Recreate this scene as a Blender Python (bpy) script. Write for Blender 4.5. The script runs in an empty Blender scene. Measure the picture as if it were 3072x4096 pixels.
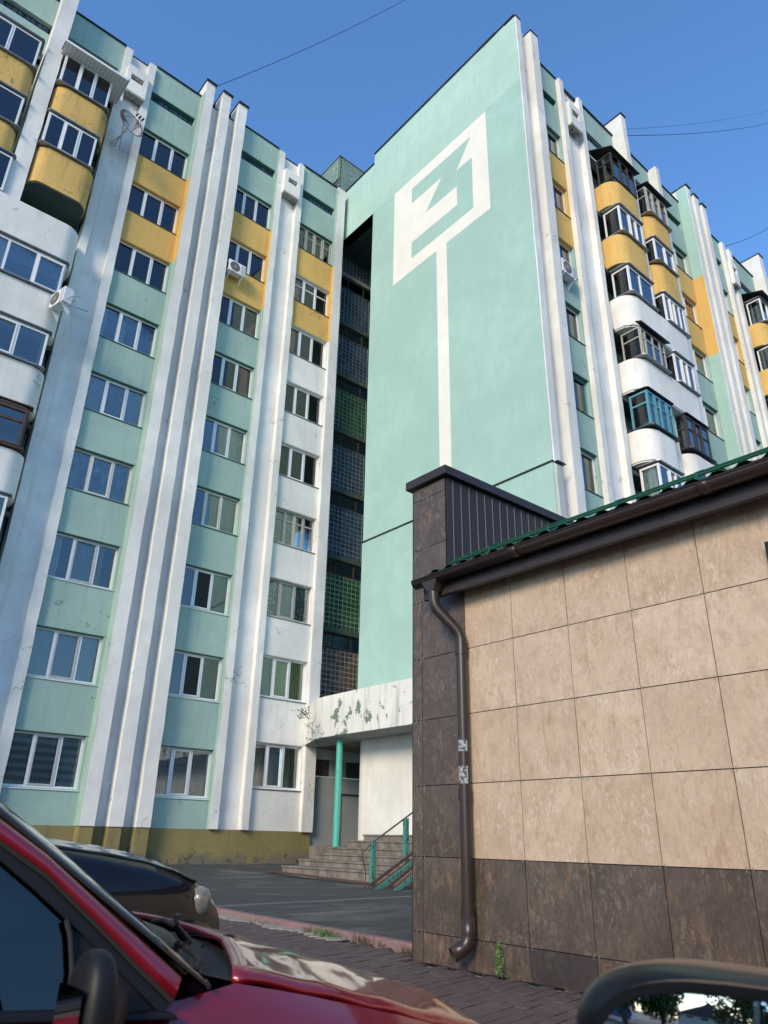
import bpy, bmesh, math, random
from mathutils import Vector, Matrix
R = math.radians
rnd = random.Random(7)
S = bpy.context.scene
COL = S.collection

# ------------------------------------------------------------------ camera, world, sun, exposure
CR = Vector((0.76022795, -0.64942755, 0.01724301))
CD = Vector((0.27702788, 0.30005617, -0.91280986))
CF = Vector((0.58763, 0.69872036, 0.40802063))
FPX = 2930.8
cam_d = bpy.data.cameras.new('camera')
cam = bpy.data.objects.new('camera', cam_d); COL.objects.link(cam)
mt = Matrix.Identity(4)
for i in range(3):
    mt[i][0] = CR[i]; mt[i][1] = -CD[i]; mt[i][2] = -CF[i]
cam.matrix_world = mt
cam_d.sensor_fit = 'VERTICAL'; cam_d.sensor_height = 24.0
cam_d.lens = FPX / 4096 * 24.0
cam_d.clip_start = 0.02; cam_d.clip_end = 3000
cam_d.dof.use_dof = True; cam_d.dof.focus_distance = 14.0; cam_d.dof.aperture_fstop = 5.5
S.camera = cam

SUN_EL, SUN_AZ = 24.0, 206.0       # azimuth counter-clockwise from +X
W = bpy.data.worlds.new('World'); S.world = W; W.use_nodes = True
wt = W.node_tree; wt.nodes.clear()
sky = wt.nodes.new('ShaderNodeTexSky'); sky.sky_type = 'NISHITA'; sky.sun_disc = False
sky.sun_elevation = R(SUN_EL); sky.sun_rotation = R((90 - SUN_AZ) % 360)
sky.altitude = 100; sky.air_density = 1.4; sky.dust_density = 0.3; sky.ozone_density = 8.5
bg = wt.nodes.new('ShaderNodeBackground'); bg.inputs[1].default_value = 0.15
wo = wt.nodes.new('ShaderNodeOutputWorld')
wt.links.new(sky.outputs[0], bg.inputs[0]); wt.links.new(bg.outputs[0], wo.inputs[0])
sd = bpy.data.lights.new('sun', 'SUN'); sd.energy = 1.85; sd.angle = R(19); sd.color = (1.0, 0.81, 0.55)
sun = bpy.data.objects.new('sun', sd); COL.objects.link(sun)
ts = Vector((math.cos(R(SUN_EL)) * math.cos(R(SUN_AZ)), math.cos(R(SUN_EL)) * math.sin(R(SUN_AZ)), math.sin(R(SUN_EL))))
sun.rotation_euler = ts.to_track_quat('Z', 'Y').to_euler(); sun.location = ts * 60
S.view_settings.view_transform = 'Standard'; S.view_settings.look = 'None'
S.view_settings.gamma = 1; S.view_settings.use_curve_mapping = False
S.view_settings.exposure = 0.88
S.render.film_transparent = False
S.cycles.max_bounces = 7; S.cycles.transparent_max_bounces = 12

def ray(px, py):
    return CR * ((px - 1536) / FPX) + CD * ((py - 2048) / FPX) + CF
def onX(px, py, v): d = ray(px, py); return d * (v / d.x)
def onY(px, py, v): d = ray(px, py); return d * (v / d.y)
def onZ(px, py, v): d = ray(px, py); return d * (v / d.z)

# ------------------------------------------------------------------ materials
MATS = {}
def _n(nt, t, **kw):
    n = nt.nodes.new(t)
    for k, v in kw.items(): setattr(n, k, v)
    return n
def _noise(nt, vec, scale, detail=4, rough=.6, stretch=None, dist=0.0):
    L = nt.links
    if stretch:
        mp = _n(nt, 'ShaderNodeMapping'); mp.inputs['Scale'].default_value = stretch
        L.new(vec, mp.inputs[0]); vec = mp.outputs[0]
    n = _n(nt, 'ShaderNodeTexNoise'); n.inputs['Scale'].default_value = scale
    n.inputs['Detail'].default_value = detail; n.inputs['Roughness'].default_value = rough
    n.inputs['Distortion'].default_value = dist
    L.new(vec, n.inputs['Vector']); return n.outputs[0]
def _ramp(nt, fac, a, b, smooth=False):
    r = _n(nt, 'ShaderNodeMapRange'); r.inputs['From Min'].default_value = a; r.inputs['From Max'].default_value = b
    if smooth: r.interpolation_type = 'SMOOTHSTEP'
    nt.links.new(fac, r.inputs['Value']); return r.outputs[0]
def _mix(nt, fac, a, b, mode='MIX'):
    m = _n(nt, 'ShaderNodeMix', data_type='RGBA', blend_type=mode)
    if isinstance(fac, (int, float)): m.inputs[0].default_value = fac
    else: nt.links.new(fac, m.inputs[0])
    for i, c in ((6, a), (7, b)):
        if isinstance(c, (tuple, list)): m.inputs[i].default_value = (*c[:3], 1)
        else: nt.links.new(c, m.inputs[i])
    return m.outputs[2]
def _math(nt, op, a, b=0.0):
    m = _n(nt, 'ShaderNodeMath', operation=op)
    for i, c in ((0, a), (1, b)):
        if isinstance(c, (int, float)): m.inputs[i].default_value = c
        else: nt.links.new(c, m.inputs[i])
    return m.outputs[0]
def base(name, rough=.7, metal=0.0, spec=.5, coat=0.0, color=(.5, .5, .5)):
    m = bpy.data.materials.new(name); m.use_nodes = True; MATS[name] = m
    nt = m.node_tree; b = nt.nodes['Principled BSDF']
    b.inputs['Base Color'].default_value = (*color, 1)
    b.inputs['Roughness'].default_value = rough; b.inputs['Metallic'].default_value = metal
    b.inputs['Specular IOR Level'].default_value = spec; b.inputs['Coat Weight'].default_value = coat
    b.inputs['Coat Roughness'].default_value = 0.02
    g = _n(nt, 'ShaderNodeNewGeometry')
    return m, nt, b, g.outputs['Position']
def bump(nt, b, h, strength=.3, dist=.01):
    bp = _n(nt, 'ShaderNodeBump'); bp.inputs['Strength'].default_value = strength; bp.inputs['Distance'].default_value = dist
    nt.links.new(h, bp.inputs['Height']); nt.links.new(bp.outputs[0], b.inputs['Normal'])
def plain(name, color, rough=.6, metal=0., spec=.5, coat=0., var=.12, scale=6):
    m, nt, b, P = base(name, rough, metal, spec, coat, color)
    n = _noise(nt, P, scale, 5)
    c = _mix(nt, _ramp(nt, n, .3, .7), tuple(x * (1 - var) for x in color), tuple(min(1, x * (1 + var)) for x in color))
    nt.links.new(c, b.inputs['Base Color'])
    return m
def stucco(name, color, dirt=(.30, .30, .27), dirt_amt=.35, patch=.10, crack=True, peel=None, peel_t=.66, edge=None):
    m, nt, b, P = base(name, .85, spec=.25)
    big = _noise(nt, P, .35, 4); mid = _noise(nt, P, 1.7, 6, .65); fine = _noise(nt, P, 28, 4, .7)
    strk = _noise(nt, P, 2.2, 6, .7, stretch=(2.6, 2.6, .22))
    c = _mix(nt, _ramp(nt, big, .35, .65, True), tuple(x * (1 - patch) for x in color), tuple(min(.86, x * (1 + patch)) for x in color))
    c = _mix(nt, _math(nt, 'MULTIPLY', _ramp(nt, mid, .42, .62), .45), c, tuple(x * .88 for x in color))
    c = _mix(nt, _math(nt, 'MULTIPLY', _ramp(nt, strk, .50, .72, True), dirt_amt), c, dirt)
    spots = _noise(nt, P, 5.5, 5, .7, dist=.4)
    c = _mix(nt, _math(nt, 'MULTIPLY', _ramp(nt, spots, .64, .69), .35), c, dirt)
    h = _math(nt, 'ADD', _math(nt, 'MULTIPLY', fine, .5), _math(nt, 'MULTIPLY', mid, 1.2))
    if crack:
        v = _n(nt, 'ShaderNodeTexVoronoi', feature='DISTANCE_TO_EDGE'); v.inputs['Scale'].default_value = .55
        wp = _n(nt, 'ShaderNodeVectorMath', operation='ADD')
        nn = _n(nt, 'ShaderNodeTexNoise'); nn.inputs['Scale'].default_value = 2.4; nn.inputs['Detail'].default_value = 6
        nt.links.new(P, nn.inputs['Vector']); nt.links.new(P, wp.inputs[0]); nt.links.new(nn.outputs['Color'], wp.inputs[1])
        nt.links.new(wp.outputs[0], v.inputs['Vector'])
        mask = _math(nt, 'MULTIPLY', _ramp(nt, v.outputs['Distance'], .010, .003), _ramp(nt, _noise(nt, P, .8, 3), .56, .62))
        c = _mix(nt, _math(nt, 'MULTIPLY', mask, .55), c, tuple(x * .35 for x in dirt))
    if peel:
        pn = _noise(nt, P, 2.0, 7, .62, dist=.25)
        pm = _math(nt, 'MULTIPLY', _ramp(nt, pn, peel_t, peel_t + .012), 1.0)
        c = _mix(nt, pm, c, peel)
        h = _math(nt, 'SUBTRACT', h, _math(nt, 'MULTIPLY', pm, 1.5))
    if edge:
        z0, z1, ec = edge
        sp = _n(nt, 'ShaderNodeSeparateXYZ'); nt.links.new(P, sp.inputs[0])
        hz = _n(nt, 'ShaderNodeMapRange'); hz.inputs['From Min'].default_value = z0; hz.inputs['From Max'].default_value = z1
        hz.inputs['To Min'].default_value = .30; hz.inputs['To Max'].default_value = -.06
        nt.links.new(sp.outputs['Z'], hz.inputs['Value'])
        wn = _noise(nt, P, 1.3, 8, .68)
        c = _mix(nt, _ramp(nt, _math(nt, 'ADD', wn, hz.outputs[0]), .60, .68), c, ec)
        cl = _noise(nt, P, 4.5, 7, .75, dist=.8)
        c = _mix(nt, _math(nt, 'MULTIPLY', _ramp(nt, _math(nt, 'ADD', cl, _math(nt, 'MULTIPLY', hz.outputs[0], .4)), .63, .66), .75), c, tuple(x * .35 for x in ec))
    nt.links.new(c, b.inputs['Base Color'])
    bump(nt, b, h, .35, .012)
    return m

stucco('white_stucco', (.73, .73, .70), dirt=(.36, .35, .32), dirt_amt=.20)
stucco('mint_stucco', (.325, .46, .415), dirt=(.16, .25, .22), dirt_amt=.30, patch=.07)
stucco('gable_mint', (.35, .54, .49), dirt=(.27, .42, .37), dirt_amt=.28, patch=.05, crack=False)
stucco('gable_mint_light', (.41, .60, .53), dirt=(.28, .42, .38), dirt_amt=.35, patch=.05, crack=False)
stucco('yellow_stucco', (.64, .42, .135), dirt=(.30, .19, .08), dirt_amt=.30, patch=.05)
stucco('ochre_plinth', (.235, .20, .085), dirt=(.13, .12, .09), dirt_amt=.6, patch=.14, edge=(-.80, -.15, (.17, .155, .12)))
stucco('yellow_balcony', (.64, .42, .14), dirt=(.22, .16, .09), dirt_amt=.6, patch=.10, peel=(.30, .24, .17), peel_t=.64)
plain('block_mortar', (.42, .46, .45), .9, var=.3)
plain('lamp_lens', (.17, .165, .13), .2, coat=.6, var=.35, scale=40)
plain('screen_glass', (.012, .022, .020), .03, spec=.9, coat=1.0)
stucco('mark_white', (.78, .78, .72), dirt=(.6, .6, .55), dirt_amt=.15, patch=.03, crack=False)
stucco('canopy_white', (.74, .75, .72), dirt=(.2, .21, .18), dirt_amt=.45, peel=(.17, .23, .17), peel_t=.575)
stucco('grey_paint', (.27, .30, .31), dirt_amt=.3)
stucco('rough_grey', (.48, .49, .48), dirt_amt=.5)
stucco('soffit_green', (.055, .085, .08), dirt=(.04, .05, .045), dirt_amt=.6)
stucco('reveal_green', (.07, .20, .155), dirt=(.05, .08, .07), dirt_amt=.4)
plain('flashing', (.030, .035, .038), .45, .4, var=.3)
plain('tin', (.30, .31, .32), .45, .6, var=.2)
plain('pvc', (.72, .74, .76), .35, var=.04)
plain('pvc_grey', (.42, .43, .44), .45)  # greyer plastic for some sashes, fan guards, hoses and pipes
plain('old_wood', (.36, .36, .33), .8, var=.35, scale=25)
plain('brown_wood', (.075, .045, .032), .65, var=.5, scale=18)
plain('blue_wood', (.085, .27, .36), .7, var=.3, scale=20)
plain('dark_wood', (.035, .032, .032), .7, var=.4, scale=18)
plain('white_metal', (.62, .62, .58), .45, var=.06)
plain('black_plastic', (.011, .012, .015), .5, spec=.3)
plain('rubber', (.02, .02, .02), .85)
plain('mirror_shell', (.005, .006, .009), .25, spec=.35)
plain('interior', (.26, .25, .24), .9)
plain('block_void', (.03, .03, .03), .9)
plain('interior_yellow', (.66, .60, .14), .9)
plain('brown_metal', (.034, .027, .029), .5, .0, spec=.35, var=.1)
plain('brown_pipe', (.034, .022, .019), .33, .0, var=.1)
plain('green_metal', (.012, .085, .040), .35, .2)
plain('teal_paint', (.075, .42, .34), .45, var=.12, scale=9)
plain('concrete', (.24, .22, .20), .9, var=.3, scale=7)
plain('dark_concrete', (.12, .12, .11), .9, var=.35, scale=6)
plain('dark_green_beam', (.07, .10, .075), .8, var=.35, scale=5)
plain('steel_rust', (.10, .055, .045), .7, .2, var=.4, scale=14)
plain('chrome', (.75, .76, .78), .12, 1.0, var=.02)
plain('asphalt_light', (.16, .16, .155), .95, var=.3, scale=30)
plain('trunk_bark', (.06, .05, .04), .9, var=.4, scale=12)
plain('far_wall', (.38, .36, .33), .9)
plain('far_roof', (.06, .045, .045), .9)
plain('far_window', (.03, .04, .05), .15)
plain('blue_sheet', (.02, .07, .32), .5)
plain('leaf', (.055, .10, .025), .6, var=.5, scale=3)
plain('leaf_dry', (.14, .11, .05), .8, var=.4, scale=20)
plain('leaf_bright', (.085, .20, .04), .5, var=.4, scale=20)

def cloth(name, color, alt=None, period=.08, thin=False):
    m, nt, b, P = base(name, .9, spec=.1)
    w = _n(nt, 'ShaderNodeTexWave', wave_type='BANDS', bands_direction='X')
    w.inputs['Scale'].default_value = 6.0; w.inputs['Distortion'].default_value = 3.5; w.inputs['Detail'].default_value = 2
    mp = _n(nt, 'ShaderNodeMapping'); mp.inputs['Scale'].default_value = (1, 1, .15)
    nt.links.new(P, mp.inputs[0]); nt.links.new(mp.outputs[0], w.inputs['Vector'])
    c = _mix(nt, w.outputs['Fac'], tuple(x * .62 for x in color), color)
    nt.links.new(c, b.inputs['Base Color'])
    bump(nt, b, w.outputs['Fac'], .5, .02)
cloth('curtain_white', (.80, .81, .80)); cloth('curtain_grey', (.52, .52, .51)); cloth('curtain_beige', (.62, .51, .33))
cloth('curtain_blue', (.16, .21, .34)); cloth('curtain_green', (.44, .54, .46)); cloth('curtain_aqua', (.50, .68, .72))
m, nt, b, P = base('lace', .9, spec=.1)
v = _n(nt, 'ShaderNodeTexVoronoi'); v.inputs['Scale'].default_value = 9; nt.links.new(P, v.inputs['Vector'])
nt.links.new(_mix(nt, _ramp(nt, v.outputs['Distance'], .25, .45), (.78, .75, .76), (.18, .16, .18)), b.inputs['Base Color'])
m, nt, b, P = base('foil', .22, 1.0, color=(.62, .72, .80))
bump(nt, b, _noise(nt, P, 5.5, 6, .6, stretch=(1, 1, .6), dist=1.6), 1.0, .12)

# glass: fresnel reflection over a slightly tinted see-through pane
def glass(name, tint=(.84, .88, .88), boost=1.0, rough=0.0):
    m = bpy.data.materials.new(name); m.use_nodes = True; MATS[name] = m
    nt = m.node_tree; nt.nodes.clear()
    o = _n(nt, 'ShaderNodeOutputMaterial'); mx = _n(nt, 'ShaderNodeMixShader')
    fr = _n(nt, 'ShaderNodeFresnel'); fr.inputs[0].default_value = 1.55
    t = _n(nt, 'ShaderNodeBsdfTransparent'); t.inputs[0].default_value = (*tint, 1)
    g = _n(nt, 'ShaderNodeBsdfGlossy'); g.inputs['Roughness'].default_value = rough
    geo = _n(nt, 'ShaderNodeNewGeometry')
    nz = _noise(nt, geo.outputs['Position'], .9, 2)
    bp = _n(nt, 'ShaderNodeBump'); bp.inputs['Strength'].default_value = .05; bp.inputs['Distance'].default_value = .05
    nt.links.new(nz, bp.inputs['Height']); nt.links.new(bp.outputs[0], g.inputs['Normal'])
    f = _math(nt, 'MINIMUM', _math(nt, 'MULTIPLY', fr.outputs[0], boost), 1.0)
    nt.links.new(f, mx.inputs[0]); nt.links.new(t.outputs[0], mx.inputs[1]); nt.links.new(g.outputs[0], mx.inputs[2])
    nt.links.new(mx.outputs[0], o.inputs[0])
glass('glass', boost=2.3)
glass('car_glass', (.10, .14, .16), 1.7)
glass('windscreen_glass', (.35, .45, .42), 1.5)
glass('lamp_glass', (.85, .88, .85), 1.2)
glass('mesh_screen', (.25, .25, .26), .5, .3)

def blockglass(name, a, b2):
    m, nt, b, P = base(name, .12, spec=.7)
    n = _noise(nt, P, 1.4, 3)
    v = _n(nt, 'ShaderNodeTexWhiteNoise'); sn = _n(nt, 'ShaderNodeVectorMath', operation='SNAP')
    sn.inputs[1].default_value = (.2, 3, .2); nt.links.new(P, sn.inputs[0]); nt.links.new(sn.outputs[0], v.inputs['Vector'])
    nt.links.new(_mix(nt, v.outputs['Value'], a, b2), b.inputs['Base Color'])
    bump(nt, b, _noise(nt, P, 14, 2), .4, .02)
blockglass('block_blue', (.018, .035, .055), (.06, .10, .14))
blockglass('block_green', (.015, .055, .014), (.045, .14, .035))
blockglass('block_brown', (.07, .04, .028), (.22, .13, .085))

# painted brick
m, nt, b, P = base('painted_brick', .85, spec=.2)
n = _noise(nt, P, 6, 6)
oi = _n(nt, 'ShaderNodeObjectInfo')
c = _mix(nt, _ramp(nt, n, .4, .7), (.20, .31, .27), (.30, .42, .37))
c = _mix(nt, _math(nt, 'MULTIPLY', oi.outputs['Random'], .35), c, (.17, .20, .18))
nt.links.new(c, b.inputs['Base Color']); bump(nt, b, n, .5, .02)
plain('mortar', (.07, .09, .08), .95)
plain('grey_brick', (.34, .33, .31), .9, var=.3, scale=9)

# facade tiles of the shop
def tile_mat(name, c0, c1, fleck, fleck2, rough):
    m, nt, b, P = base(name, rough, spec=.5)
    oi = _n(nt, 'ShaderNodeObjectInfo')
    off = _n(nt, 'ShaderNodeVectorMath', operation='ADD'); sc = _n(nt, 'ShaderNodeVectorMath', operation='SCALE')
    sc.inputs[0].default_value = (31, 17, 23); nt.links.new(oi.outputs['Random'], sc.inputs['Scale'])
    nt.links.new(P, off.inputs[0]); nt.links.new(sc.outputs[0], off.inputs[1]); V = off.outputs[0]
    big = _noise(nt, V, 1.5, 4)
    mid = _noise(nt, V, 7, 8, .72, stretch=(1, 1.2, .8))
    fl = _noise(nt, V, 16, 10, .78, stretch=(1, 1.5, .75), dist=.8)
    zone = _noise(nt, V, 2.6, 5, .6)
    c = _mix(nt, _ramp(nt, big, .32, .68, True), c0, c1)
    c = _mix(nt, _math(nt, 'MULTIPLY', _ramp(nt, mid, .46, .60), .45), c, tuple(x * .74 for x in c0))
    k = _math(nt, 'MULTIPLY', _ramp(nt, fl, .53, .57), _ramp(nt, zone, .42, .56))
    c = _mix(nt, _math(nt, 'MULTIPLY', k, .75), c, fleck)
    fl3 = _noise(nt, V, 34, 9, .8, stretch=(1, 1.3, .7), dist=.6)
    c = _mix(nt, _math(nt, 'MULTIPLY', _ramp(nt, fl3, .54, .60), .35), c, fleck)
    c = _mix(nt, _math(nt, 'MULTIPLY', _ramp(nt, fl3, .46, .41), .28), c, tuple(x * .5 for x in c0))
    k2 = _math(nt, 'MULTIPLY', _ramp(nt, _noise(nt, V, 11, 9, .75, stretch=(1, 1.5, .45), dist=.5), .52, .57), _ramp(nt, _noise(nt, V, 2.1, 3, dist=.3), .52, .60))
    c = _mix(nt, _math(nt, 'MULTIPLY', k2, .55), c, fleck2)
    c = _mix(nt, _math(nt, 'MULTIPLY', oi.outputs['Random'], .18), c, tuple(x * .7 for x in c0))
    nt.links.new(c, b.inputs['Base Color'])
    nt.links.new(_ramp(nt, mid, .3, .7), b.inputs['Roughness'])
    rr = _n(nt, 'ShaderNodeMapRange'); rr.inputs['To Min'].default_value = rough - .08; rr.inputs['To Max'].default_value = rough + .2
    nt.links.new(mid, rr.inputs['Value']); nt.links.new(rr.outputs[0], b.inputs['Roughness'])
    bump(nt, b, fl, .06, .004)
tile_mat('tan_tile', (.48, .345, .235), (.56, .425, .305), (.62, .53, .41), (.36, .225, .115), .42)
tile_mat('dark_tile', (.070, .048, .036), (.112, .082, .062), (.19, .155, .125), (.23, .135, .075), .36)
tile_mat('plain_dark_tile', (.045, .032, .030), (.060, .045, .042), (.09, .08, .07), (.06, .05, .045), .35)

# ground
m, nt, b, P = base('asphalt', .92, spec=.3)
fine = _noise(nt, P, 90, 3, .8); mid = _noise(nt, P, 3, 6, .65); dust = _noise(nt, P, .55, 8, .66, stretch=(1.0, 1.6, 1), dist=.6)
c = _mix(nt, _ramp(nt, fine, .35, .72), (.036, .039, .040), (.105, .108, .106))
c = _mix(nt, _math(nt, 'MULTIPLY', _ramp(nt, mid, .4, .8), .4), c, (.028, .029, .03))
c = _mix(nt, _math(nt, 'MULTIPLY', _ramp(nt, dust, .50, .66), .7), c, (.17, .165, .15))
gl = _n(nt, 'ShaderNodeTexVoronoi'); gl.inputs['Scale'].default_value = 45; nt.links.new(P, gl.inputs['Vector'])
c = _mix(nt, _math(nt, 'MULTIPLY', _ramp(nt, gl.outputs['Distance'], .16, .08), .5), c, (.22, .22, .2))
nt.links.new(c, b.inputs['Base Color']); bump(nt, b, fine, .6, .01)
m, nt, b, P = base('paver', .85, spec=.35)
n = _noise(nt, P, 40, 5, .7); bg2 = _noise(nt, P, 1.2, 5); oi = _n(nt, 'ShaderNodeObjectInfo')
c = _mix(nt, _ramp(nt, n, .35, .7), (.085, .055, .052), (.135, .095, .088))
c = _mix(nt, _math(nt, 'MULTIPLY', oi.outputs['Random'], .5), c, (.10, .085, .08))
c = _mix(nt, _math(nt, 'MULTIPLY', _ramp(nt, bg2, .5, .72), .5), c, (.15, .13, .12))
nt.links.new(c, b.inputs['Base Color']); bump(nt, b, n, .4, .005)
plain('joint_sand', (.22, .20, .18), .95, var=.4, scale=9)
plain('kerb_pink', (.24, .145, .14), .9, var=.15, scale=12)
plain('soil', (.09, .085, .07), .95, var=.3, scale=.5)
plain('sand', (.30, .27, .24), .95, var=.2, scale=15)

# cars
def paint(name, col, flake=.06):
    m, nt, b, P = base(name, .32, .25 if col[0] > .1 else 0, .5 if col[0] > .1 else .2, 1.0, col)
    b.inputs['Coat Roughness'].default_value = .03; b.inputs['Coat IOR'].default_value = 1.6 if col[0] > .1 else 1.38
    n = _noise(nt, P, 3.5, 5, .7)
    nt.links.new(_mix(nt, _math(nt, 'MULTIPLY', _ramp(nt, n, .5, .8), .12), col, tuple(min(1, x + .05) for x in col)), b.inputs['Base Color'])
    dust = _noise(nt, P, 60, 4, .8)
    rr = _n(nt, 'ShaderNodeMapRange'); rr.inputs['To Min'].default_value = .015; rr.inputs['To Max'].default_value = .09
    nt.links.new(dust, rr.inputs['Value']); nt.links.new(rr.outputs[0], b.inputs['Coat Roughness'])
paint('red_paint', (.24, .005, .015)); paint('black_paint', (.003, .003, .004)); paint('navy_paint', (.010, .013, .020))
m, nt, b, P = base('mirror_glass', .0, 1.0, color=(.85, .87, .88))
m, nt, b, P = base('dish_face', .6, .1, color=(.5, .5, .48))
n = _noise(nt, P, 2.6, 6, .65, stretch=(1, 1, .5), dist=.6)
nt.links.new(_mix(nt, _ramp(nt, n, .52, .60), (.50, .49, .46), (.15, .035, .02)), b.inputs['Base Color'])
m, nt, b, P = base('torn_paper', .9, color=(.5, .55, .58))
n = _noise(nt, P, 35, 6, .75)
nt.links.new(_mix(nt, _ramp(nt, n, .49, .54), (.34, .38, .40), (.05, .045, .045)), b.inputs['Base Color'])
m, nt, b, P = base('teal_worn', .55, color=(.07, .32, .26))
n = _noise(nt, P, 22, 7, .75, stretch=(1, 1, .5))
nt.links.new(_mix(nt, _ramp(nt, n, .54, .57), (.06, .27, .22), (.035, .03, .028)), b.inputs['Base Color'])
m, nt, b, P = base('step_concrete', .92, spec=.2)
n1 = _noise(nt, P, 3, 7, .7, stretch=(1, 1, .5)); n2 = _noise(nt, P, 45, 4, .7)
c = _mix(nt, _ramp(nt, n1, .35, .7), (.115, .098, .085), (.27, .245, .22)); c = _mix(nt, _math(nt, 'MULTIPLY', _ramp(nt, n2, .55, .8), .4), c, (.07, .06, .055))
nt.links.new(c, b.inputs['Base Color']); bump(nt, b, n2, .5, .01)

# ------------------------------------------------------------------ object helpers
def props(o, label=None, cat=None, group=None, kind=None):
    if label: o['label'] = label
    if cat: o['category'] = cat
    if group: o['group'] = group
    if kind: o['kind'] = kind
    return o
def thing(name, label, cat, loc=(0, 0, 0), group=None):
    o = bpy.data.objects.new(name, None); COL.objects.link(o); o.location = loc
    o.empty_display_size = .2
    return props(o, label, cat, group)
ROOTLOC = {}
class MB:
    """collects faces in world coordinates, builds one mesh object"""
    def __init__(s): s.v = []; s.f = []; s.m = []; s.mi = 0
    def quad(s, a, b, c, d, mi=None):
        i = len(s.v); s.v += [tuple(a), tuple(b), tuple(c), tuple(d)]; s.f.append((i, i + 1, i + 2, i + 3)); s.m.append(s.mi if mi is None else mi)
    def box(s, x0, x1, y0, y1, z0, z1, mi=None):
        if x1 < x0: x0, x1 = x1, x0
        if y1 < y0: y0, y1 = y1, y0
        if z1 < z0: z0, z1 = z1, z0
        i = len(s.v); s.v += [(x0, y0, z0), (x1, y0, z0), (x1, y1, z0), (x0, y1, z0), (x0, y0, z1), (x1, y0, z1), (x1, y1, z1), (x0, y1, z1)]
        for f in ((0, 3, 2, 1), (4, 5, 6, 7), (0, 1, 5, 4), (1, 2, 6, 5), (2, 3, 7, 6), (3, 0, 4, 7)):
            s.f.append(tuple(i + k for k in f)); s.m.append(s.mi if mi is None else mi)
        return s
    def rough_column(s, x0, x1, y0, y1, z0, z1, mi=None, step=.55, j=.010):
        """a box with slightly wavering vertical edges"""
        n = max(1, int((z1 - z0) / step)); i = len(s.v); mi = s.mi if mi is None else mi
        for k in range(n + 1):
            z = z0 + (z1 - z0) * k / n
            s.v += [(x0 + rnd.uniform(-j, j), y0 + rnd.uniform(-j, j) * .6, z), (x1 + rnd.uniform(-j, j), y0 + rnd.uniform(-j, j) * .6, z), (x1, y1, z), (x0, y1, z)]
        for k in range(n):
            a = i + 4 * k
            for q in range(4):
                s.f.append((a + q, a + (q + 1) % 4, a + 4 + (q + 1) % 4, a + 4 + q)); s.m.append(mi)
        s.f.append((i + 3, i + 2, i + 1, i)); s.m.append(mi)
        t = i + 4 * n; s.f.append((t, t + 1, t + 2, t + 3)); s.m.append(mi)
        return s
    def prism(s, pts, z0, z1, mi=None, top=None):
        i = len(s.v); n = len(pts); mi = s.mi if mi is None else mi
        s.v += [(p[0], p[1], z0) for p in pts] + [(p[0], p[1], z1) for p in (top or pts)]
        s.f.append(tuple(i + k for k in reversed(range(n)))); s.m.append(mi)
        s.f.append(tuple(i + n + k for k in range(n))); s.m.append(mi)
        for k in range(n):
            q = (k + 1) % n; s.f.append((i + k, i + q, i + n + q, i + n + k)); s.m.append(mi)
        return s
    def extrude(s, poly, d, mi=None):
        """closed 3-D polygon pushed along vector d"""
        i = len(s.v); n = len(poly); d = Vector(d); mi = s.mi if mi is None else mi
        s.v += [tuple(Vector(p)) for p in poly] + [tuple(Vector(p) + d) for p in poly]
        s.f.append(tuple(i + k for k in reversed(range(n)))); s.m.append(mi)
        s.f.append(tuple(i + n + k for k in range(n))); s.m.append(mi)
        for k in range(n):
            q = (k + 1) % n; s.f.append((i + k, i + q, i + n + q, i + n + k)); s.m.append(mi)
        return s
    def tube(s, path, r, seg=10, mi=None, cap=True):
        path = [Vector(p) for p in path]; mi = s.mi if mi is None else mi
        rs = r if isinstance(r, (list, tuple)) else [r] * len(path)
        rings = []; up = Vector((0, 0, 1)); prev = None
        for k, p in enumerate(path):
            t = (path[min(k + 1, len(path) - 1)] - path[max(k - 1, 0)]).normalized()
            if prev is None:
                a = t.cross(up)
                if a.length < .05: a = t.cross(Vector((1, 0, 0)))
            else:
                a = prev - t * prev.dot(t)
            a.normalize(); prev = a; b = t.cross(a)
            i = len(s.v)
            for q in range(seg):
                an = 2 * math.pi * q / seg
                s.v.append(tuple(p + (a * math.cos(an) + b * math.sin(an)) * rs[k]))
            rings.append(i)
        for k in range(len(rings) - 1):
            for q in range(seg):
                q2 = (q + 1) % seg
                s.f.append((rings[k] + q, rings[k] + q2, rings[k + 1] + q2, rings[k + 1] + q)); s.m.append(mi)
        if cap:
            s.f.append(tuple(rings[0] + q for q in reversed(range(seg)))); s.m.append(mi)
            s.f.append(tuple(rings[-1] + q for q in range(seg))); s.m.append(mi)
        return s
    def grid(s, rows, mi=None, close=False):
        """rows of points -> surface"""
        mi = s.mi if mi is None else mi
        i = len(s.v); n = len(rows[0])
        for r in rows: s.v += [tuple(p) for p in r]
        for a in range(len(rows) - 1):
            for q in range(n - (0 if close else 1)):
                q2 = (q + 1) % n
                s.f.append((i + a * n + q, i + a * n + q2, i + (a + 1) * n + q2, i + (a + 1) * n + q)); s.m.append(mi)
        return s
    def mesh(s, name, mats, loc=(0, 0, 0), smooth=None):
        me = bpy.data.meshes.new(name); l = Vector(loc)
        me.from_pydata([tuple(Vector(v) - l) for v in s.v], [], s.f)
        if isinstance(mats, str): mats = [mats]
        for mm in mats: me.materials.append(MATS[mm])
        if len(mats) > 1: me.polygons.foreach_set('material_index', s.m)
        bm = bmesh.new(); bm.from_mesh(me); bmesh.ops.recalc_face_normals(bm, faces=bm.faces); bm.to_mesh(me); bm.free()
        if smooth is not None:
            me.polygons.foreach_set('use_smooth', [True] * len(me.polygons))
            me.set_sharp_from_angle(angle=R(smooth))
        me.update(); return me
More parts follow.
